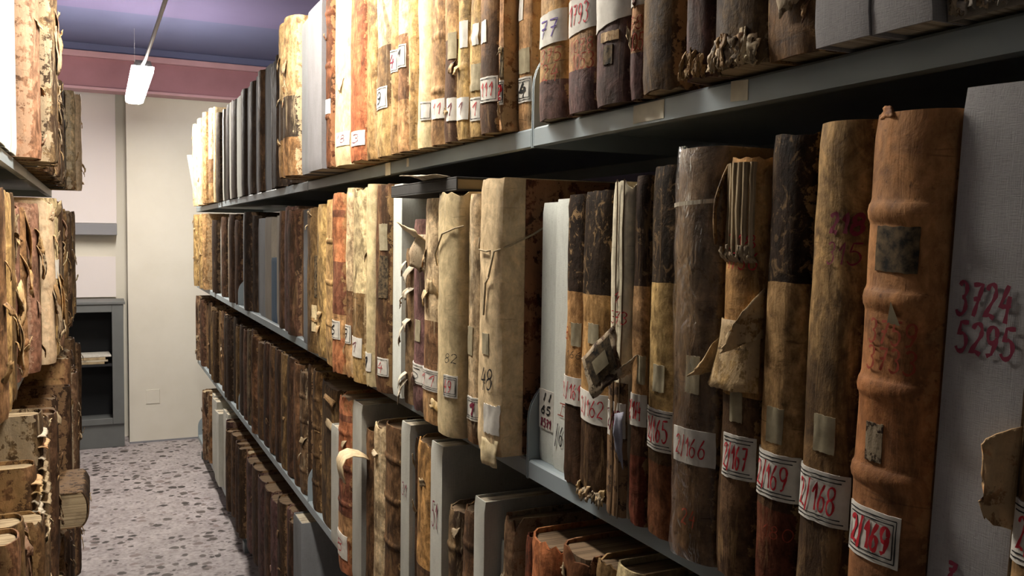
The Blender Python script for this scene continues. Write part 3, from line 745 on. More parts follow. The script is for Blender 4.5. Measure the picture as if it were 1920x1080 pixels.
def px_row(rows, zb, yref, X0, where, whole, far_px=0, depth=.34, hdef=.45, side=1, seed0=1.0, maxh=.46):
    """rows: [px, style, opts]; px = the spine's far edge in the photograph at row yref"""
    out = []; rng = random.Random(int(seed0 * 1000)); made = []
    E_ = []
    for i, (px, st, o) in enumerate(rows):
        if st == 'end': continue
        X = o.get('X', X0); yr = o.get('y', yref); lean = o.get('lean', 0.0)
        y0, zr = on_x(px, yr, X)
        nx = rows[i + 1]; o2 = nx[2]
        Xn = o2.get('X', X0) if nx[1] != 'end' else X
        yn = on_x(nx[0], o2.get('y', yref), Xn)[0]
        y1 = on_x(o['r'], yr, X)[0] if 'r' in o else yn
        if 'r' not in o: y1 = max(y1, yn)
        sh = math.tan(lean) * (zr - zb)
        E_.append([y0 + sh, y1 + sh, X, lean, px, st, o])
    for a, b in zip(E_, E_[1:]):                      # neighbours never run into each other, feet or heads
        H = .45
        gap = min(a[1] - b[0], (a[1] - math.tan(a[3]) * H) - (b[0] - math.tan(b[3]) * H))
        if gap < .0012:
            if 'r' in a[6]: b[0] -= .0012 - gap
            else: a[1] += .0012 - gap
        if b[0] - b[1] < .015:
            b[1] = b[0] - .015; b[6] = dict(b[6], r=0)
    for e in E_:                                      # nor through the steel brackets
        for P in (1.2085, 2.80, 4.35):
            if e[1] < P + .0085 and e[0] > P - .0035 and e[3] == 0:
                if e[0] - P > P - e[1]: e[1] = max(e[1], P + .0085 + (.004 if e[4] == 902 else 0))
                else: e[0] = min(e[0], P - .0040)
    E2 = []
    alt = {'vellum': ('vellum', 'tan', 'vellum_foot'), 'tan': ('tan', 'brown', 'vellum_tan'), 'mottled': ('mottled', 'brown', 'dark'), 'dark': ('dark', 'brown', 'black'), 'brown': ('brown', 'dark', 'mottled'), 'purple': ('purple', 'dark')}
    for e in E_:                                      # a span too wide for one volume is several
        n = max(1, round((e[0] - e[1]) / .105)) if e[0] - e[1] > .15 and e[4] < 560 and 'fn' not in e[6] else 1
        for k in range(n):
            o = dict(e[6])
            if k: o.pop('label', None)
            w_ = (e[0] - e[1]) / n
            E2.append([e[0] - k * w_, e[0] - (k + 1) * w_ + (.0012 if k < n - 1 else 0), e[2] + (.012 * ((k * 7 + len(E2)) % 3 - 1) if n > 1 else 0), e[3], e[4], alt.get(e[5], (e[5],))[k % len(alt.get(e[5], (e[5],)))], o])
    E_ = E2
    for i, (y0, y1, X, lean, px, st, o) in enumerate(E_):
        t = y0 - y1; yc = (y0 + y1) / 2
        if t < .006: t = .006
        if 'top' in o: h = on_x(px + 6, o['top'], X)[1] - zb
        else: h = o.get('h', hdef + rng.uniform(-.03, .012))
        h = min(h, maxh)
        far = px < far_px
        b = o.get('b')
        if b is None and st not in BOXY: b = min(.016, t * rng.uniform(.16, .27))
        bands = [(f * h, a_, w_) for f, a_, w_ in o.get('bands', ())]
        bands += [(on_x(px + 50, yb, X - .01)[1] - zb, .0040, .0072) for yb in o.get('bandpx', ())]
        if not bands and st in ('brown', 'red', 'orange', 'tan', 'orange_dark', 'mottled') and not o.get('plain') and not far and rng.random() < .6:
            nb = rng.choice((3, 4, 5)); bands = [(h * (k + 1) / (nb + 1), rng.uniform(.0015, .003), .006) for k in range(nb)]
        rag = o.get('rag', (rng.choice((0, .004, .010)), rng.choice((0, 0, .005))) if st not in BOXY else (0, 0))
        dz = abs(math.sin(lean)) * t / 2 + .0004
        r, bk = place(st, 1, X, yc, zb + dz, t, h, o.get('d', depth + rng.uniform(-.03, .03)), lean, seed0 + i * 1.37, None, None, bands, rag, far and 'lab' not in str(o), b, o.get('pages'), o.get('ripple', 0), o.get('wave'))
        for dec in o.get('dec', ()): deco_one(bk, r, X, yc, zb, lean, dec, t, rng)
        if 'fn' in o: o['fn'](r, bk, lambda a_, b_: (on_x(a_, b_, X)[0] - yc, on_x(a_, b_, X)[1] - zb))
        nt = o.get('tat', 0 if far or st in BOXY else rng.choice((0, 0, 1, 2)))
        if nt: tatters(bk, r, nt, [st, 'pages' if rng.random() < .5 else st], rng, .03, .97)
        if o.get('auto') is not None:      # small worn number labels low on the spine
            f0 = o['auto']
            lb = add_label(bk, r, -.8, .78, f0 * h, f0 * h + .045, 'paper', jag=.0008, seed=rng.random() * 20)
            frame_lines(bk, lb, -.8, .78, f0 * h, f0 * h + .045, w=.0014)
            write(bk, lb, o.get('num', str(rng.randint(1, 9))), -.4, .5, f0 * h + .010, .026, o.get('ink', rng.choice(('ink_red', 'ink_wine', 'ink_black'))), pen=.0035)
        out.append((yc, r, LOOK[st], o.get('label')))
    finish_labels(out, where, whole)
    return out

G1, G2, G3, G4 = ('volumes on the top shelf of the long rack', 'volumes on the second shelf of the long rack', 'volumes on the third shelf of the long rack', 'volumes on the lowest shelf of the long rack')
W1, W2, W3, W4 = ("the long rack's top shelf", "the long rack's second shelf", "the long rack's third shelf", "the long rack's lowest shelf")

# ---- top shelf
top = [
    [368, 'vellum', dict(X=.575, top=205, label='bright cream volume with a curled head, last on the long rack\'s top shelf', tat=2)],
    [387, 'tan', dict(X=.575, top=194)],
    [402, 'vellum', dict(X=.585, top=192)],
    [409, 'black', dict(h=.47)], [417, 'white', dict(X=.590, h=.47)], [423, 'black', dict(h=.47)], [430, 'white', dict(X=.590, h=.47)], [437, 'black', dict(h=.47)],
    [444, 'pale', dict(X=.592, h=.46)], [451, 'white', dict(X=.590, h=.47)], [457, 'black', dict(h=.47)], [464, 'grey', dict(h=.47)], [472, 'black', dict(h=.47)],
    [480, 'grey', dict(h=.48)], [488, 'dark', dict(h=.48)], [497, 'grey', dict(h=.48)], [507, 'black', dict(h=.46)],
    [519, 'roll', dict(X=.53, top=66, tat=3, b=.03, d=.36, label='tall pale brown volume with a frayed rolled head beside the tall white boxes', fn=None)],
    [566, 'grey', dict(X=.525, top=40, d=.36)],
    [577, 'greylight', dict(X=.515, r=603, top=18, d=.36, label='tall grey-white box on the top shelf, at the start of the bright stretch')],
    [604, 'red', dict(X=.53, h=.51, tat=2, dec=[('lab', 606, 622, 188, 215, '', 'ink_red')])],
    [633, 'vellum', dict(X=.545, h=.51, plain=1, dec=[('lab', 636, 662, 246, 272, '18', 'ink_wine')])],
    [663, 'orange', dict(X=.55, h=.51, dec=[('lab', 665, 690, 244, 272, '3', 'ink_wine')])],
    [692, 'tan', dict(X=.555, h=.5)],
    [713, 'vellum_tan', dict(X=.56, h=.5, auto=.20)],
    [738, 'tan', dict(X=.56, h=.5, auto=.33)],
    [753, 'vellum_tan', dict(X=.56, h=.5, auto=.33)],
    [770, 'tan', dict(X=.56, h=.5, plain=1)],
    [791, 'vellum', dict(X=.572, h=.5, dec=[('lab', 795, 809, 190, 225, '', 'ink_black', dict(border=1))])],
    [815, 'tan', dict(X=.575, h=.49, dec=[('lab', 817, 838, 185, 222, '11', 'ink_red')], tat=2)],
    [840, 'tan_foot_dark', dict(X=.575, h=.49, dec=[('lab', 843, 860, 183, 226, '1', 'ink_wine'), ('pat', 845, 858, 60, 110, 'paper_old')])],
    [861, 'tan', dict(X=.575, h=.49, dec=[('lab', 862, 884, 182, 224, '1', 'ink_wine'), ('pat', 866, 876, 40, 90, 'paper')])],
    [885, 'tan', dict(X=.58, h=.49, dec=[('lab', 887, 906, 182, 226, '1', 'ink_red', dict(border=1)), ('pat', 890, 898, 45, 85, 'paper'), ('pat', 888, 902, 120, 170, 'paper_old')])],
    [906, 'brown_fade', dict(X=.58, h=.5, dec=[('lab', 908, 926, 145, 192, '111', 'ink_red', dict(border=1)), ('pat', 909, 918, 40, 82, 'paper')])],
    [936, 'tan', dict(X=.58, h=.5, plain=1, dec=[('pat', 940, 970, 84, 142, 'patch_dark'), ('pat', 941, 955, 95, 142, 'paper_old'), ('lab', 938, 970, 146, 193, '2', 'ink_red', dict(border=2, pen=.005))])],
    [973, 'tan', dict(X=.608, h=.5, plain=1, r=997, dec=[('pat', 977, 985, 0, 40, 'paper'), ('pat', 978, 992, 92, 138, 'paper_old'), ('lab', 975, 996, 145, 192, '4', 'ink_black', dict(border=2, pen=.005))])],
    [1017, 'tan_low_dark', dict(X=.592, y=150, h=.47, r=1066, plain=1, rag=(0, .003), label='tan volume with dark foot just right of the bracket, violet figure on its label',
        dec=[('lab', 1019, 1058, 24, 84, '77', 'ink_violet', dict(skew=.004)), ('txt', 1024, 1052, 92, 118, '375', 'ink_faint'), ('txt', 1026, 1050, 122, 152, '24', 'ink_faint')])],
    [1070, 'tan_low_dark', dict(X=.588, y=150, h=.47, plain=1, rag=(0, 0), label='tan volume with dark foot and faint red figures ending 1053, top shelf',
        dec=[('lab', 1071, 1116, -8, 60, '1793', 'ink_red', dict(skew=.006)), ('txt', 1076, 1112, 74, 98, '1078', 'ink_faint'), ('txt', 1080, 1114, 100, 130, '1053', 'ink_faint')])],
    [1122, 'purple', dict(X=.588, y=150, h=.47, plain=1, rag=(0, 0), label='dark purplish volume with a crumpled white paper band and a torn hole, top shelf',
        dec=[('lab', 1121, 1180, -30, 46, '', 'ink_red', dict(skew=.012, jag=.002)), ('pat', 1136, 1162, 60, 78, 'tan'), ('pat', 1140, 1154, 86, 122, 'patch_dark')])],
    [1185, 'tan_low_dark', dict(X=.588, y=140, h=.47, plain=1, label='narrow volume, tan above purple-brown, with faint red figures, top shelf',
        dec=[('txt', 1187, 1208, 30, 56, '78', 'ink_faint'), ('txt', 1188, 1209, 62, 96, '105', 'ink_faint'), ('lab', 1184, 1209, -20, 12, '', 'ink_red')])],
    [1210, 'brown_fade', dict(X=.586, y=100, h=.47, plain=1, r=1272, rag=(0, .004), label='broad brown leather volume with rubbed ridges above the longer paper tag')],
    [1288, 'purple', dict(X=.575, y=90, h=.47, plain=1, r=1338, rag=(0, .006), tat=0, label='narrow purplish volume with frayed brown foot, between the two paper tags', fn='frayfoot')],
    [1345, 'mottled', dict(X=.577, y=80, h=.47, plain=1, rag=(0, .008), tat=3, label='mottled brown volume with ragged pale foot above the smaller paper tag', fn='frayfoot2')],
    [1442, 'brown', dict(X=.572, y=60, h=.47, plain=1, b=.006, label='brown volume with a cracked flap of leather, beside the two near grey boxes', fn='crackflap')],
    [1528, 'greybox', dict(X=.563, y=50, h=.47, label='grey-white box on the near top shelf, farther of the two')],
    [1633, 'greybox', dict(X=.565, y=30, h=.47, r=1745, label='grey-white box on the near top shelf, nearer of the two')],
    [1764, 'greywarm', dict(X=.58, y=20, h=.47, label='greenish grey volume at the near end of the top shelf', fn='mossy')],
    [1960, 'end', {}],
]
def fray_foot(r, bk, P, n=14, sd=3, mats=('brown', 'tan'), zmax=.035):
    g = random.Random(sd)
    for i in range(n):
        s = -.84 + 1.6 * i / n + g.uniform(-.04, .04); z = g.uniform(.25, 1) * zmax + .004
        s2 = min(.86, s + g.uniform(.12, .34))
        A = bk.S(s, z, .0008); B = bk.S(s2, z + g.uniform(-.004, .004), .0008)
        o1, o2 = g.uniform(.002, .009), g.uniform(.001, .006)
        C = bk.S(min(.86, s2 + g.uniform(-.1, .06)), .002, o1); D = bk.S(s, .002 + g.uniform(0, .006), o2)
        curl_sheet('frayed_leather', M[g.choice(mats)], r, A, B, C, D, (-g.uniform(0, .006), 0, 0), 0, 6, .006, g.random() * 40, .0012, .004)
def crack_flap(r, bk, P):
    A, B = bk.S(-.75, .11, .0015), bk.S(.6, .20, .0015)
    C, D = bk.S(.5, .045, .006), bk.S(-.25, .035, .004)
    curl_sheet('leather_flap', M['mottled'], r, A, B, C, D, (-.006, 0, 0), 0, 8, .004, 4, .0016)
FN = {'frayfoot': lambda r, bk, P: fray_foot(r, bk, P, 14, 3, ('brown', 'tan'), .028), 'frayfoot2': lambda r, bk, P: fray_foot(r, bk, P, 26, 5, ('mottled', 'vellum', 'mottled', 'brown'), .034),
      'crackflap': crack_flap, 'mossy': lambda r, bk, P: fray_foot(r, bk, P, 12, 8, ('mottled', 'greywarm'), .02)}
for e in top:
    if e[0] < 515: e[2].setdefault('X', .600)
    if e[2].get('fn') in FN: e[2]['fn'] = FN[e[2]['fn']]
    elif 'fn' in e[2]: del e[2]['fn']
px_row(top, ZA, 230, .585, W1, G1, far_px=515, seed0=1.1, hdef=.46, maxh=.52)

# ---- second shelf
def vellum_tie(r, bk, P):
    z1, z2, z3 = bk.h * .80, bk.h * .76, bk.h * .62
    n = [(.11, -bk.t / 2 - .003, z1 + .035), (.05, -bk.t / 2 - .004, z1), (.012, -bk.t / 2 - .004, z2)]
    f = bk.S(.2, z2 - .01, .004); g = bk.S(-.55, z2 - .008, .005); h_ = bk.S(-.5, z2 + .012, .005)
    MB().tube([n[0], n[1], n[2], f, g, h_], .0016, 6).build('tie_cord', M['string'], r, smooth=True)
    k = bk.S(.75, z2 - .01, .004)
    MB().tube([n[2], k, bk.S(.45, z2 - .05, .005), bk.S(.15, z3, .004), bk.S(0, z3 - .05, .003)], .0018, 6).build('tie_cord', M['string'], r, smooth=True)
    # red-brown boards behind the vellum back
    MB().box(.038, bk.d + .001, -bk.t / 2 - .0012, -bk.t / 2 - .0002, .002, bk.h - .002).build('board_cover', M['red'], r)
    # long tail of vellum hanging below the shelf edge
    A, B = bk.S(-.1, .025, .001), bk.S(.95, .025, .001)
    C, D = bk.S(.95, -.016, .004), bk.S(.1, -.016, .004)
    curl_sheet('vellum_tail', M['vellum'], r, A, B, C, D, (-.004, 0, 0), 0, 6, .002, 2, .0014)
def cord_loop(r, bk, P):
    z = bk.h * .78
    MB().tube([(.004, -bk.t / 2 - .002, z + .034), bk.S(.85, z + .03, .004), bk.S(.2, z + .02, .006), bk.S(-.5, z - .015, .006), bk.S(-.85, z - .035, .005)], .0016, 6).build('tie_cord', M['string'], r, smooth=True)
def torn_pages(r, bk, P):
    g = random.Random(21)
    for i in range(9):
        s = g.uniform(-.8, .3); z = bk.h * g.uniform(.1, .98)
        A = bk.S(s, z, .001); B = bk.S(s + .5, z, .001)
        dr = Vector((-g.uniform(.006, .022), g.uniform(-.004, .008), -g.uniform(.02, .05)))
        curl_sheet('torn_leaf', M['pages_pale'], r, A, B, B + dr, A + dr * .7, (-.01, 0, 0), .004, 6, .008, g.random() * 40, .0009)
def head_roll(r, bk, P):
    A, B = bk.S(-.9, bk.h - .035, .001), bk.S(.9, bk.h - .05, .001)
    curl_sheet('torn_leather', M['vellum'], r, A, B, B + Vector((-.022, -.004, .03)), A + Vector((-.026, .01, .035)), (-.012, 0, 0), .01, 7, .008, 6, .0014)
    C, D = bk.S(.2, bk.h - .03, .002), bk.S(.95, bk.h - .03, .002)
    curl_sheet('torn_leather', M['mottled'], r, C, D, D + Vector((-.012, -.002, -.075)), C + Vector((-.02, -.006, -.06)), (-.012, 0, 0), .003, 7, .006, 9, .0013)
def sewn_back(r, bk, P):
    """leather gone: sections of leaves with sewing bands across"""
    for f in (.335, .545, .735):
        v, fc = strip_on(bk, -.98, .98, f * bk.h - .005, f * bk.h + .005, -.0035, 12, 2)
        mesh('sewing_band', v, fc, M['pages_dark'], r)
    for s in (-.1, .55):
        MB().tube([bk.S(s, bk.h * q / 14, .0004) for q in range(0, 15)], .0009, 5).build('sewing_thread', M['pages_dark'], r)
    # hanging flap of the old cover, dark patch and pale window on it
    def at(px, py, x):
        y, z = on_x(px, py, x + r.location.x)
        return Vector((x, y - r.location.y, z - r.location.z))
    pts = dict(A=at(1092, 672, -.040), B=at(1151, 610, -.030), C=at(1176, 702, -.022), D=at(1120, 748, -.040))
    fl = curl_sheet('leather_flap', M['mottled'], r, pts['A'], pts['B'], pts['C'], pts['D'], (-.004, 0, 0), -.006, 10, .003, 13, .0018, .004)
    def onflap(p, q, off): 
        P_ = (pts['A'] * (1 - p) + pts['B'] * p) * (1 - q) + (pts['D'] * (1 - p) + pts['C'] * p) * q
        return P_ + Vector((-.004 * math.sin(q * math.pi) * .5 - off, 0, 0))
    for nm, mt, p0, p1, q0, q1, off in (('title_patch', 'patch_dark', .18, .95, .16, .80, .0065), ('title_window', 'paper_old', .38, .80, .36, .66, .0085)):
        v = [onflap(p0 + (p1 - p0) * i / 6, q0 + (q1 - q0) * j / 6, off) for j in range(7) for i in range(7)]
        fc = [(j * 7 + i, j * 7 + i + 1, j * 7 + i + 8, j * 7 + i + 7) for j in range(6) for i in range(6)]
        mesh(nm, v, fc, M[mt], fl)
    curl_sheet('leather_flap', M['mottled'], r, at(1152, 712, -.016), at(1184, 700, -.004), at(1194, 668, -.018), at(1166, 690, -.030), (-.004, 0, 0), 0, 7, .003, 17, .0014)
    v, fc = strip_on(bk, -.999, .999, .002, bk.h * .405, .0013, 12, 10, 0, .002, 4)
    mesh('lower_leather', v, fc, M['dark'], r)
    # small bluish tag hanging over the number label
    curl_sheet('paper_slip', M['slip'], r, bk.S(.48, .130, .004), bk.S(.94, .134, .004), bk.S(.92, .066, .009), bk.S(.58, .085, .009), (-.004, 0, 0), .002, 6, .004, 23, .0006)
M['slip'] = plain('bluish_paper_slip', (0.30, 0.30, 0.36, 1), 0.8, 0.2, noise_amt=.5, scale=80)
def film_wrap(r, bk, P):
    b2 = Book(bk.t + .0012, bk.h + .002, bk.d, bk.b + .003, (), bk.seed + 3, .0024)
    o = build_cover(b2, M['film'], r, 0, 0, 40, .0004, 15, name='clear_film')
    o.location = (0, 0, -.0)
    v, f = strip_on(b2, -.92, .9, bk.h * .862, bk.h * .872, .0006, 12, 2, .004)
    mesh('film_crease', v, f, M['pages_pale'], r)
def peel_flaps(r, bk, P):
    g = random.Random(5)
    # exposed folded sections at the head
    zt0, zt1 = bk.h * .765, bk.h * .985
    for i in range(6):
        s0, s1 = -.82 + 1.6 * i / 6, -.82 + 1.6 * (i + .9) / 6
        pts = [bk.S((s0 + s1) / 2, zt0 + (zt1 - zt0) * q / 6, -.001) for q in range(7)]
        MB().tube(pts, bk.t * .066, 7).build('folded_section', M['pages'], r, smooth=True)
    A, B = bk.S(-.98, bk.h * .98, .001), bk.S(-.78, bk.h * .985, .002)
    curl_sheet('leather_flap', M['brown'], r, A, B, Vector((-.022, bk.t * .42, bk.h * .80)), Vector((-.012, bk.t * .60, bk.h * .80)), (-.012, .006, 0), 0, 7, .004, 3, .0018)
    # frayed edge under the sections
    for i in range(9):
        s = -.9 + 1.75 * i / 9; A = bk.S(s, bk.h * .755, .001); B = bk.S(s + .2, bk.h * .755, .001)
        dr = Vector((-g.uniform(.004, .008), 0, g.uniform(.006, .018)))
        curl_sheet('frayed_leather', M['mottled'], r, A, B, B + dr, A + dr, (-.005, 0, 0), 0, 4, .004, g.random() * 30, .0012)
    # large skirt of leather standing off the back half way down
    L_ = []
    for (sa, sb, zt, zb_, out, sd) in ((-.88, .94, .62, .462, .013, 31),):
        A, B = bk.S(sa, bk.h * zt, .001), bk.S(sb, bk.h * zt, .001)
        C, D = bk.S(sb, bk.h * zb_, out), bk.S(sa, bk.h * zb_, out)
        v = []; f = []; n = 12
        for j in range(9):
            for i in range(n + 1):
                s = sa + (sb - sa) * i / n; z = bk.h * (zt + (zb_ - zt) * j / 8)
                v.append(bk.S(s, z + (.004 * mn.noise((i * .6, 2.2, 1)) if j == 8 else 0), .001 + out * (j / 8) ** 1.6))
        for j in range(8):
            for i in range(n):
                a = j * (n + 1) + i; f.append((a, a + 1, a + n + 2, a + n + 1))
        o = mesh('leather_skirt', v, f, M['tan'], r); s_ = o.modifiers.new('thickness', 'SOLIDIFY'); s_.thickness = .0018
    A, B = bk.S(.98, bk.h * .70, .001), bk.S(.98, bk.h * .585, .001)
    curl_sheet('leather_flap', M['vellum_tan'], r, A, B, Vector((-.034, -.006, bk.h * .545)), Vector((-.030, -.012, bk.h * .60)), (-.006, 0, 0), 0, 7, .003, 41, .0016)
    A, B = bk.S(-.98, bk.h * .585, .001), bk.S(-.98, bk.h * .49, .001)
    curl_sheet('leather_flap', M['tan'], r, A, B, Vector((-.036, bk.t * .80, bk.h * .475)), Vector((-.024, bk.t * .60, bk.h * .515)), (-.006, .004, 0), 0, 7, .003, 43, .0016)
def orange_band_tri(r, bk, P):
    z = bk.h * .635
    mesh('paper_scrap', [bk.S(.05, z - .004, .0016), bk.S(.36, z - .005, .0016), bk.S(.19, z + .014, .0016)], [(0, 1, 2)], M['paper_old'], r)
    curl_sheet('leather_lip', M['orange'], r, bk.S(-.7, bk.h - .004, 0), bk.S(-.2, bk.h - .004, 0), bk.S(-.35, bk.h + .005, -.002), bk.S(-.6, bk.h + .006, -.002), (0, 0, 0), 0, 5, .002, 3, .0016)

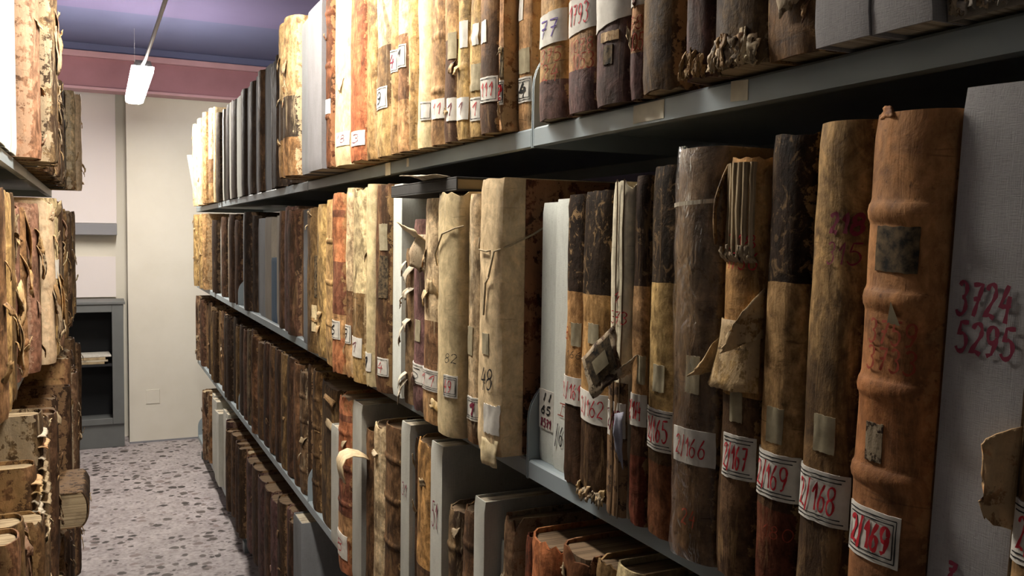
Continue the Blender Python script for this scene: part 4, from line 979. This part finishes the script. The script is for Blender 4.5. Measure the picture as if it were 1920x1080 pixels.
second = [
    [370, 'tan', dict(top=392, tat=3, X=.58)], [384, 'tan', dict(top=388, X=.58, tat=3)], [397, 'dark', dict()], [410, 'white', dict(top=418)], [418, 'dark', {}], [424, 'white', {}], [432, 'brown', {}],
    [444, 'dark', {}], [456, 'grey', {}], [467, 'black', {}], [479, 'grey', dict(top=410)], [497, 'greywarm', {}], [509, 'blue', dict(h=.25, label='faded blue short volume in the dim stretch of the second shelf')],
    [519, 'greywarm', {}], [527, 'dark', {}], [538, 'purple', {}], [550, 'dark', {}], [563, 'grey', dict(X=.585, h=.42)],
    [581, 'brown', dict(X=.57, y=520, top=388, tat=3, plain=1, dec=[('pat', 588, 606, 575, 625, 'vellum'), ('pat', 590, 604, 480, 560, 'patch_dark')])],
    [599, 'tan', dict(X=.57, y=520, top=384, tat=2)], [615, 'tan', dict(X=.56, y=520, top=375)],
    [630, 'orange_dark', dict(X=.54, y=520, top=362, plain=1, dec=[('lab', 634, 651, 605, 640, '6', 'ink_black', dict(full=1, border=1, pen=.004))], label='narrow orange and red-brown volume with a small figure 6 label')],
    [654, 'vellum_tan', dict(X=.55, y=520, top=353, auto=.18)],
    [668, 'vellum_tan', dict(X=.555, y=520, top=353, dec=[('lab', 672, 684, 635, 672, '1', 'ink_wine', dict(full=1))])],
    [693, 'vellum', dict(X=.56, y=520, top=346, plain=1, dec=[('lab', 694, 708, 665, 700, '1', 'ink_black', dict(full=1, pen=.005))])],
    [711, 'brown', dict(X=.568, y=520, top=346, plain=1, dec=[('lab', 713, 735, 674, 708, '4', 'ink_red', dict(border=1)), ('pat', 716, 728, 420, 470, 'paper_old'), ('pat', 716, 730, 480, 560, 'patch_dark')])],
    [737, 'pale', dict(X=.573, y=520, r=753, top=346, label='narrow white box under the end of the dark flat folder, second shelf')],
    [766, 'mottled', dict(X=.584, y=600, top=466, h=.33, fn=torn_pages, pages='pages_pale', plain=1, label='narrow volume with torn pale leaves sticking out, beside the narrow white box', dec=[])],
    [780, 'purple', dict(X=.574, y=600, top=412, tat=2, dec=[('lab', 781, 800, 683, 720, '5', 'ink_black', dict(border=1, full=1)), ('pat', 784, 793, 600, 640, 'paper_old')], fn=head_roll)],
    [801, 'vellum_tan', dict(X=.560, y=600, h=.412, tat=4, dec=[('lab', 802, 826, 694, 734, '11', 'ink_red', dict(border=2, full=1, s1=.9))])],
    [827, 'vellum', dict(X=.550, y=600, h=.420, plain=1, fn=cord_loop, r=863, dec=[('lab', 838, 862, 706, 748, '49', 'ink_red', dict(border=2)), ('txt', 840, 854, 664, 682, '82', 'ink_black')], label='cream vellum volume with a cord across it and a red numbered label')],
    [877, 'vellum_foot', dict(X=.570, y=600, top=366, plain=1, dec=[('lab', 881, 905, 746, 790, '1', 'ink_wine', dict(border=2, pen=.006)), ('pat', 881, 892, 612, 665, 'paper_old')], label='narrow cream volume with brown foot, between the two corded vellum volumes')],
    [902, 'vellum', dict(X=.563, y=600, r=941, top=337, plain=1, d=.40, b=.010, fn=vellum_tie, dec=[('lab', 913, 936, 760, 815, '', 'ink_black', dict(jag=.003)), ('pat', 910, 920, 625, 665, 'paper_old'), ('txt', 908, 926, 690, 730, '48', 'ink_black')], label='thick cream vellum volume with tied cord and red-brown boards beside the bracket')],
    [1011, 'pale', dict(X=.617, y=600, top=381, label='narrow grey-white box with black and red writing, just past the bracket',
        dec=[('lab', 1012, 1039, 732, 806, 'll|65|R571', 'ink_black|ink_black|ink_wine', dict(pen=.0032))])],
    [1041, 'pale', dict(X=.612, y=600, top=374, label='pale grey-white box next to the volume numbered 2/161',
        dec=[('txt', 1046, 1064, 757, 780, 'I', 'ink_faint'), ('txt', 1042, 1066, 800, 838, '/61', 'ink_black')])],
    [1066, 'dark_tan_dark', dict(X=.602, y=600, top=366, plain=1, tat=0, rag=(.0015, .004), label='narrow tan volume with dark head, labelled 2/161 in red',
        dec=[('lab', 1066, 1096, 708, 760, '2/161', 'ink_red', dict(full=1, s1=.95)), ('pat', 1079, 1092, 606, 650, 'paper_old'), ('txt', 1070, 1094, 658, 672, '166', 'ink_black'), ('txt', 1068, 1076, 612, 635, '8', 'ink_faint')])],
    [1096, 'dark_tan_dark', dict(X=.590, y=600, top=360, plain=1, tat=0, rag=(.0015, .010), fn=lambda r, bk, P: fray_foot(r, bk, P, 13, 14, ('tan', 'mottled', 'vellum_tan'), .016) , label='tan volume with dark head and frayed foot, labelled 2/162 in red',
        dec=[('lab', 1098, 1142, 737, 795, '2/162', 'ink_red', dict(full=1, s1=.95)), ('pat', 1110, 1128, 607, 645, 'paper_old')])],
    [1147, 'section_paper', dict(X=.580, y=600, top=339, plain=1, ripple=9, b=.006, tat=0, fn=sewn_back, label='coverless volume showing sewn leaf sections and a hanging flap, labelled 2/163',
        dec=[('txt', 1151, 1168, 548, 570, '1', 'ink_red'), ('txt', 1150, 1178, 584, 608, '373', 'ink_red'), ('lab', 1145, 1186, 756, 822, '2/163', 'ink_wine', dict(full=1, s1=.95, off=1))])],
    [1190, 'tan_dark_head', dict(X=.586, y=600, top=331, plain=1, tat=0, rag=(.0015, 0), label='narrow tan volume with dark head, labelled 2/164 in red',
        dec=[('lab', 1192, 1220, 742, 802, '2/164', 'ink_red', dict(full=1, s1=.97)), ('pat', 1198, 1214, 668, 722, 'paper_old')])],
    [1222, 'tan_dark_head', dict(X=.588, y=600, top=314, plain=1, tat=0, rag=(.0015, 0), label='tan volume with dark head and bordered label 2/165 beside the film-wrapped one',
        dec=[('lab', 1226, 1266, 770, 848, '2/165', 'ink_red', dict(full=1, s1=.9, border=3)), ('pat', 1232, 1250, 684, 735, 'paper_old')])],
    [1271, 'wrapped', dict(X=.582, y=600, lean=-.004, top=285, plain=1, tat=0, rag=(0, 0), b=.016, fn=film_wrap, r=1352, label='dark brown volume wrapped in clear film, labelled 2/166 in red',
        dec=[('lab', 1273, 1338, 806, 872, '2/166', 'ink_red', dict()), ('txt', 1288, 1312, 955, 985, '24', 'ink_faint'), ('pat', 1296, 1318, 668, 738, 'paper_old')])],
    [1361, 'peeling', dict(X=.586, y=600, lean=.012, top=300, plain=1, tat=0, rag=(.004, .004), b=.015, fn=peel_flaps, label='peeling volume with bare sections at the head, labelled 2/167 in red',
        dec=[('txt', 1374, 1420, 440, 468, '318', 'ink_red'), ('txt', 1372, 1420, 474, 506, '1736', 'ink_red'), ('lab', 1362, 1418, 818, 900, '2/167', 'ink_red', dict(border=3)), ('pat', 1376, 1396, 735, 792, 'paper_old')])],
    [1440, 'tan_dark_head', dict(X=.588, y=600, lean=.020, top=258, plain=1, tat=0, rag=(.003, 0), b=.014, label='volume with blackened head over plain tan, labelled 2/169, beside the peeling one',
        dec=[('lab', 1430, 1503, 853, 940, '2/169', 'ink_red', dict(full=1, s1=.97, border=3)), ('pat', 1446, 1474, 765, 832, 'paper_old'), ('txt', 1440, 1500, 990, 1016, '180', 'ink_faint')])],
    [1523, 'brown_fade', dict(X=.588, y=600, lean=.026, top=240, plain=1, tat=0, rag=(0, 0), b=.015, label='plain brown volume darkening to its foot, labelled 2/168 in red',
        dec=[('txt', 1566, 1622, 402, 440, '218', 'ink_wine', dict(pen=.004)), ('txt', 1560, 1616, 456, 498, '315', 'ink_wine'), ('lab', 1505, 1588, 884, 982, '2/168', 'ink_red', dict(full=1, s1=.93, border=3)), ('pat', 1536, 1572, 780, 850, 'paper_old')])],
    [1622, 'orange_big', dict(wave=.0006, X=.584, y=600, lean=.034, top=226, plain=1, tat=0, rag=(0, 0), b=.016, r=1765, fn=orange_band_tri, label='thick orange leather volume with raised bands, labelled 2/169, by the big grey-white box',
        bandpx=[401, 566, 735, 905],
        dec=[('pat', 1652, 1728, 428, 514, 'patch_dark'), ('txt', 1640, 1728, 604, 650, '3759', 'ink_faint', dict(pen=.0022)), ('txt', 1636, 1726, 655, 700, '3733', 'ink_faint', dict(pen=.0022)),
             ('lab', 1594, 1692, 956, 1052, '2/169', 'ink_red', dict(border=2, pen=.0036)), ('pat', 1634, 1664, 795, 868, 'mottled')])],
    [1775, 'greybox', dict(X=.586, y=600, lean=.042, top=170, d=.38, label='big grey-white cloth box marked 3724 5295, nearest on the second shelf',
        dec=[('txt', 1796, 1905, 535, 600, '3724', 'ink_wine', dict(pen=.0035)), ('txt', 1794, 1910, 612, 672, '5295', 'ink_wine', dict(pen=.0035)), ('txt', 1776, 1800, 1058, 1090, '7', 'ink_wine', dict(pen=.0035))])],
    [1921, 'brown', dict(X=.586, y=800, lean=.045, h=.40, plain=1, tat=0, label='brown volume with a torn curling edge at the near end of the second shelf',
        dec=[('lab', 1896, 1990, 950, 1070, '2/    ', 'ink_red', dict(border=3, full=1))], fn='nearflap')],
    [2050, 'end', {'y': 800}],
]
def near_flap(r, bk, P):
    A, B = bk.S(-.98, .215, .001), bk.S(-.98, .140, .001)
    curl_sheet('leather_flap', M['tan'], r, A, B, Vector((-.018, bk.t / 2 + .012, .150)), Vector((-.022, bk.t / 2 + .016, .200)), (-.010, .006, 0), 0, 7, .006, 51, .0018)
for e in second:
    if e[2].get('fn') == 'nearflap': e[2]['fn'] = near_flap
for e in second:
    if e[0] < 575: e[2].setdefault('X', .612)
px_row(second, ZB, 480, .588, W2, G2, far_px=560, seed0=2.3, hdef=.435, maxh=.458)
# dark flat folder lying on the volumes of the second shelf
fo = empty('flat_folder', (.585, 1.585, ZB + .4212))
tag(fo, 'dark flat folder lying on top of the volumes of the second shelf', 'folder')
ff = MB().box(-.04, .27, -.20, .165, 0, .003).box(-.04, .27, -.20, .165, .0205, .0235).box(-.04, -.037, -.20, .165, .003, .0205)
ff.build('cover', M['charcoal'], fo, bevel=.001)
MB().box(-.034, .262, -.19, .157, .0035, .020).build('text_block', M['pages'], fo)
curl_sheet('torn_leaf', M['pages_pale'], fo, (-.035, -.02, .0245), (-.035, -.16, .0245), (-.075, -.13, .030), (-.07, .01, .038), (0, 0, .004), .004, 8, .01, 3, .0008)

# ---- third shelf
def rolled(r, bk, P):
    """stiff vellum flap folded out over the back like an awning"""
    z = bk.h * .86; v = []; f = []; m_ = 8
    prof = [(-.008, -.010), (-.030, .004), (-.055, .010), (-.074, .004), (-.082, -.012), (-.080, -.034), (-.074, -.058)]
    for j in range(m_ + 1):
        y = .030 - .058 * j / m_
        for i, (x, zz) in enumerate(prof):
            jz = .010 * mn.noise((j * .9, 3.3, 1.0)) if i == len(prof) - 1 else .002 * mn.noise((j * 1.3, i * .8, 2))
            v.append((x, y * (.35 if i == 0 else 1), z + zz + jz - .0006 * j))
    K = len(prof)
    f = [(j * K + i, j * K + i + 1, (j + 1) * K + i + 1, (j + 1) * K + i) for j in range(m_) for i in range(K - 1)]
    o = mesh('folded_flap', v, f, M['vellum'], r, angle=70); m = o.modifiers.new('thickness', 'SOLIDIFY'); m.thickness = .0018
third = [[376, 'mottled', dict(tat=3)], [384, 'dark', {}], [392, 'brown', dict(tat=2)], [400, 'mottled', {}], [408, 'dark', {}], [416, 'mottled', dict(tat=2)], [425, 'black', {}], [434, 'black', {}], [443, 'dark', {}],
    [452, 'black', {}], [461, 'dark', {}], [468, 'mottled', {}], [476, 'dark', {}], [487, 'brown', {}], [498, 'dark', dict(tat=1)], [509, 'brown', {}], [520, 'dark', {}], [531, 'brown', dict(tat=1)], [543, 'dark', {}],
    [555, 'brown', {}], [567, 'mottled', dict(tat=2)], [580, 'dark', {}], [591, 'brown', dict(tat=2)], [605, 'brown', {}],
    [621, 'white', dict(X=.58, top=799, label='short grey-white box beside the narrow orange volume, third shelf')],
    [640, 'orange_dark', dict(X=.565, top=738, rag=(.015, .004), tat=1, dec=[('lab', 641, 657, 1005, 1050, '8', 'ink_red', dict(full=1))], label='narrow orange-red volume with frayed head, between two grey-white boxes')],
    [661, 'white', dict(X=.565, r=678, top=753, label='grey-white box standing forward, just right of the orange-red volume, third shelf')],
    [686, 'brown', dict(X=.583, top=800, fn=rolled, tat=0, plain=1, label='brown volume with a rolled cream flap sticking out, third shelf')],
    [708, 'vellum_foot', dict(X=.582, top=790, rag=(.012, 0))],
    [727, 'brown', dict(X=.582, top=790, bands=[(.2, .003, .006), (.42, .003, .006), (.64, .003, .006), (.84, .003, .006)], tat=1, label='brown volume with four raised bands beside a narrow white box, third shelf')],
    [752, 'white', dict(X=.575, top=792, r=768, label='narrow white box between brown volumes, third shelf', dec=[('txt', 755, 764, 905, 930, '31', 'ink_wine')])],
    [772, 'dark', dict(X=.59, top=815, tat=3)], [788, 'peeling', dict(X=.59, top=817, tat=3, rag=(.015, 0))],
    [808, 'white', dict(X=.575, top=829, r=829, d=.30, label='grey-white box with smudged spine and dark side in view, third shelf', dec=[('txt', 811, 822, 940, 990, '51', 'ink_wine')])],
    [832, 'pagesy', dict(X=.60, top=962)], [848, 'mottled', dict(X=.59, top=942, tat=5, rag=(.02, 0), y=980)],
    [876, 'brown', dict(X=.59, y=980, top=943)],
    [889, 'white', dict(X=.57, y=990, r=908, top=933, label='grey-white box with clean edge between torn volumes, third shelf near the frame foot')],
    [917, 'white', dict(X=.60, y=1020, r=930, top=998, h=.32)],
    [939, 'mottled', dict(X=.60, y=1030, top=958, tat=3, rag=(.02, 0))],
    [968, 'red', dict(X=.60, y=1040, top=985, plain=1, bands=[(.75, .003, .008)])],
    [1003, 'orange', dict(X=.592, y=1040, top=993, plain=1, b=.018, bands=[(.72, .002, .01)], label='smooth orange leather volume with rounded back, third shelf under the near bay')],
    [1060, 'red', dict(X=.592, y=1050, top=1012, rag=(.014, 0), tat=3, label='red-brown volume with ragged head beside the smooth orange one, third shelf')],
    [1120, 'brown', dict(X=.597, y=1060, top=1043)],
    [1158, 'vellum_tan', dict(X=.597, y=1070, top=1054)],
    [1205, 'tan', dict(X=.597, y=1080, h=.45)], [1255, 'brown', dict(X=.597, y=1090, h=.45)],
    [1310, 'end', {'y': 1090}]]
for e in third:
    if e[1] == 'pagesy': e[1] = 'mottled'; e[2].update(pages='pages_pale', tat=5)
for e in third:
    if e[0] < 615: e[2].setdefault('X', .614)
    if e[1] not in BOXY: e[2].setdefault('pages', 'pages_dark')  # shade of the shelf above is put into these leaf-edge colours
px_row(third, ZC, 880, .588, W3, G3, far_px=560, seed0=3.7, hdef=.43, maxh=.478)

# ---- lowest shelf
lowest = [[388, 'mottled', dict(tat=2)], [395, 'white', {}], [403, 'white', {}], [411, 'white', {}], [419, 'white', {}], [428, 'purple', {}], [437, 'dark', {}], [446, 'purple', {}], [456, 'dark', {}], [466, 'purple', {}],
    [476, 'dark', dict(tat=1)], [487, 'purple', {}], [499, 'dark', {}], [511, 'purple', dict(tat=1)], [524, 'dark', {}], [537, 'purple', {}], [550, 'grey', dict(X=.58, top=966, label='grey cloth box beside the flat bundles, lowest shelf')],
    [575, 'end', {}]]
px_row(lowest, ZD, 950, .588, W4, G4, far_px=500, seed0=4.9, hdef=.42, maxh=.45)
bz = ZD + .0006
for i in range(8):
    th = (.034, .026, .038, .024, .030, .034, .026, .030)[i]
    L = .34 if i % 2 else .31
    y0_ = 2.66 - .02 * (i % 3)
    q = empty('tied_bundle', (.60 + .012 * ((i * 7) % 3), y0_ - L / 2, bz))
    tag(q, '%s flat paper bundle from the bottom of the pile on the lowest shelf' % ORD[i], 'papers', 'flat bundles on the lowest shelf')
    MB().box(0, .26, -L / 2, L / 2, .002, th - .002).build('text_block', M[('pages', 'pages_pale', 'pages_dark', 'pages')[i % 4]], q)
    MB().box(-.004, .265, -L / 2 - .004, L / 2 + .004, 0, .002).box(-.004, .265, -L / 2 - .004, L / 2 + .004, th - .002, th).build('wrapper', M[('brown', 'mottled', 'tan', 'dark')[i % 4]], q)
    bz += th + .0008

# loose pale board leaning out at the far end of the top shelf
lb = MB().box(-.014, .014, -.004, .004, 0, .33).build('loose_board', M['white'], bevel=.001)
lb.location = (.585, 6.045, ZA + .003); lb.rotation_euler = (0, math.radians(-9), 0)
tag(lb, 'loose white board leaning out at the far end of the top shelf', 'board')

# ------------------------------------------------------------------ rows of the short rack
def y_row(ents, zb, where, whole, seed0, depth=.34, torn=1.0):
    """ents: [y far edge, thickness, X of the spine, height, style, opts] on the short rack"""
    out = []; rng = random.Random(int(seed0 * 1000))
    for i, (yf, t, X, h, st, o) in enumerate(ents):
        yc = yf - t / 2
        lean = o.get('lean', 0)
        rag = o.get('rag', (rng.choice((0, .006, .014)), rng.choice((0, .006))) if st not in BOXY else (0, 0))
        bands = [(f * h, .003, .007) for f in o.get('bands', ())]
        r, bk = place(st, -1, X, yc, zb + .0004 + abs(math.sin(lean)) * t / 2, t - .0015, h, o.get('d', depth + rng.uniform(-.03, .03)), lean, seed0 + i * 1.37, None, None, bands, rag, False, o.get('b'), o.get('pages'), o.get('ripple', 0), None, o.get('flip', False), o.get('yaw', 0))
        n = o.get('tat', rng.choice((1, 2, 2, 3)) if st not in BOXY else 0)
        if n and not o.get('flip'): tatters(bk, r, int(n * torn), [st, rng.choice(('vellum', 'pages', 'tan', st))], rng, .03, .98, 1.35)
        if o.get('auto') is not None:
            f0 = o['auto']
            lb_ = add_label(bk, r, -.8, .78, f0 * h, f0 * h + .05, 'paper', jag=.0015, seed=rng.random() * 20)
            write(bk, lb_, str(rng.randint(1, 9)), -.4, .5, f0 * h + .010, .03, 'ink_black', pen=.0035)
        if 'fn' in o: o['fn'](r, bk, rng)
        out.append((yc, r, LOOK[st] if not o.get('flip') else LOOK[st].replace('volume', 'volume turned leaf-edge out'), o.get('label')))
    finish_labels(out, where, whole)
def auto_row(y0, y1, seed, styles, xr, hr, tr, first=()):
    g = random.Random(seed); y = y1; out = []
    k = 0
    while y > y0:
        t = min(g.uniform(*tr), y - y0)
        if t < .02: break
        if y - t < 2.762 and y > 2.745:
            if y - 2.75 > .03: t = y - 2.764
            else: y = 2.744; continue
        out.append([y, t, g.uniform(*xr), g.uniform(*hr), g.choice(styles), {}]); y -= t + .001; k += 1
    return out
def big_flap(r, bk, g):
    for i in range(g.choice((1, 2, 2))):
        s = g.uniform(-.95, -.3); z = bk.h * g.uniform(.4, .97); s2 = min(.98, s + g.uniform(.9, 1.6)); L = g.uniform(.06, .15)
        A, B = bk.S(s, z, .001), bk.S(s2, z + g.uniform(-.02, .02), .001)
        o1 = g.uniform(.006, .018); zb_ = max(.01, z - L)
        C = bk.S(s2 - g.uniform(0, .4), zb_, 0) + Vector((-o1, 0, 0)); D = bk.S(s + g.uniform(0, .3), max(.008, zb_ + g.uniform(-.03, .03)), 0) + Vector((-g.uniform(.003, .02), 0, 0))
        curl_sheet('torn_leather', M[g.choice(('mottled', 'brown', 'tan', 'vellum_tan', 'left_brown'))], r, A, B, C, D, (-.010, 0, 0), .004, 9, .012, g.random() * 60, .0014, .006)
def leaf_tongues(r, bk, g):
    """bare back of stacked sections: short horizontal folds sticking out"""
    for i in range(9):
        z = bk.h * (.45 + .055 * i)
        A, B = bk.S(-.85, z, .001), bk.S(.85, z + .003, .001)
        dr = Vector((-g.uniform(.010, .026), g.uniform(-.004, .004), -.004))
        curl_sheet('folded_leaf', M[g.choice(('pages', 'pages_pale', 'tan'))], r, A, B, B + dr, A + dr, (0, 0, .006), 0, 6, .005, g.random() * 60, .003)
GL1, GL2, GL3, GL4 = ('volumes on the top shelf of the short rack', 'volumes on the second shelf of the short rack', 'volumes on the third shelf of the short rack', 'volumes on the lowest shelf of the short rack')
WL1, WL2, WL3, WL4 = ("the short rack's top shelf", "the short rack's second shelf", "the short rack's third shelf", "the short rack's lowest shelf")
l1 = [[4.142, .055, -.075, .40, 'vellum', dict(tat=4, label='brightly lit cream volume at the very far end of the short rack\'s top shelf')],
      [4.08, .060, -.098, .40, 'vellum_foot', dict(tat=2, label='brightly lit brown-footed cream volume, second from the far end of the short rack\'s top shelf')]]
l1 += auto_row(2.63, 4.01, 11, ['mottled', 'dark', 'brown', 'mottled', 'grey'], (-.150, -.118), (.27, .40), (.05, .085))
l1 += [[2.62, .075, -.112, .45, 'mottled', dict(tat=4, fn=big_flap)], [2.54, .10, -.106, .50, 'mottled', dict(tat=5, fn=big_flap)], [2.435, .125, -.139, .56, 'left_brown', dict(tat=3, label='tall orange-brown torn volume beside the glaring white boxes, short rack')],
       [2.30, .12, -.166, .50, 'white', {}], [2.178, .12, -.168, .50, 'white', {}], [2.056, .13, -.166, .50, 'white', {}], [1.924, .13, -.168, .50, 'white', {}]]
for e in l1:
    if e[4] == 'white': e[4] = 'pale'
y_row(l1, ZA, WL1, GL1, 5.1)
l2 = auto_row(2.95, 4.10, 23, ['mottled', 'brown', 'dark', 'mottled', 'vellum_foot', 'tan'], (-.135, -.104), (.38, .43), (.05, .09))
l2 += [[2.93, .08, -.112, .43, 'mottled', dict(fn=big_flap, tat=4)], [2.848, .082, -.125, .43, 'tan', dict(fn=big_flap)], [2.743, .105, -.118, .43, 'vellum_tan', dict(fn=big_flap, tat=5, auto=.5)],
       [2.634, .10, -.122, .42, 'vellum', dict(fn=big_flap, tat=4, label='cream vellum volume with loose flaps, short rack second shelf')], [2.532, .06, -.150, .40, 'brown', dict(fn=big_flap)], [2.47, .08, -.150, .41, 'left_brown', dict(fn=big_flap)],
       [2.388, .07, -.172, .40, 'tan', dict(fn=big_flap, bands=(.2, .4, .6))], [2.316, .08, -.180, .40, 'left_brown', dict(fn=big_flap)], [2.234, .09, -.185, .42, 'tan', dict(fn=big_flap, bands=(.25, .5, .75))], [2.142, .08, -.178, .42, 'vellum_tan', dict(fn=big_flap)],
       [2.06, .09, -.17, .42, 'brown', {}], [1.968, .10, -.17, .42, 'tan', {}], [1.866, .1, -.17, .42, 'brown', {}]]
y_row(l2, ZB, WL2, GL2, 6.1)
l3 = auto_row(3.10, 4.10, 37, ['dark', 'brown', 'mottled', 'dark', 'brown'], (-.130, -.085), (.36, .45), (.05, .09))
l3 += auto_row(2.63, 2.744, 38, ['dark', 'brown'], (-.130, -.115), (.36, .42), (.05, .06))
l3 += [[2.61, .09, -.12, .40, 'dark', {}], [2.518, .09, -.125, .38, 'dark', {}], [2.426, .09, -.115, .42, 'dark', {}], [2.334, .08, -.128, .43, 'mottled', dict(tat=6, label='mottled volume with ragged spine edge, short rack third shelf')], [2.252, .09, -.135, .455, 'mottled', dict(fn=leaf_tongues, tat=2, label='volume with bare folded sections sticking out, short rack third shelf')],
       [2.16, .08, -.145, .36, 'brown', dict(fn=leaf_tongues)], [2.078, .09, -.125, .27, 'brown', dict(tat=5, label='short brown volume with torn head, short rack third shelf', fn=big_flap)], [1.986, .09, -.150, .28, 'left_brown', dict(fn=big_flap)], [1.894, .09, -.15, .32, 'brown', {}], [1.80, .1, -.15, .32, 'brown', {}]]
y_row(l3, ZC, WL3, GL3, 7.1)
lying, lbk = place('dark', -1, -.052, 2.79, ZC, .105, .28, .33, 0, 77.0, 'thick dark volume lying flat and sticking out into the aisle, short rack third shelf', GL3, (), (.006, .006), pages='pages')
lying.location = (-.052, 2.79, ZC + .0535); lying.rotation_euler = (math.pi / 2, 0, math.pi)
tatters(lbk, lying, 2, ['tan', 'mottled'], random.Random(9), .2, .9)
l4 = auto_row(3.86, 4.10, 41, ['dark', 'brown'], (-.12, -.09), (.36, .42), (.06, .09))
l4 += [[3.62, .13, -.112, .40, 'dark', dict(tat=0, d=.28)]]
l4 += auto_row(2.3, 3.48, 43, ['dark', 'purple', 'brown', 'dark'], (-.14, -.10), (.30, .42), (.06, .09))
y_row(l4, ZD, WL4, GL4, 8.1)
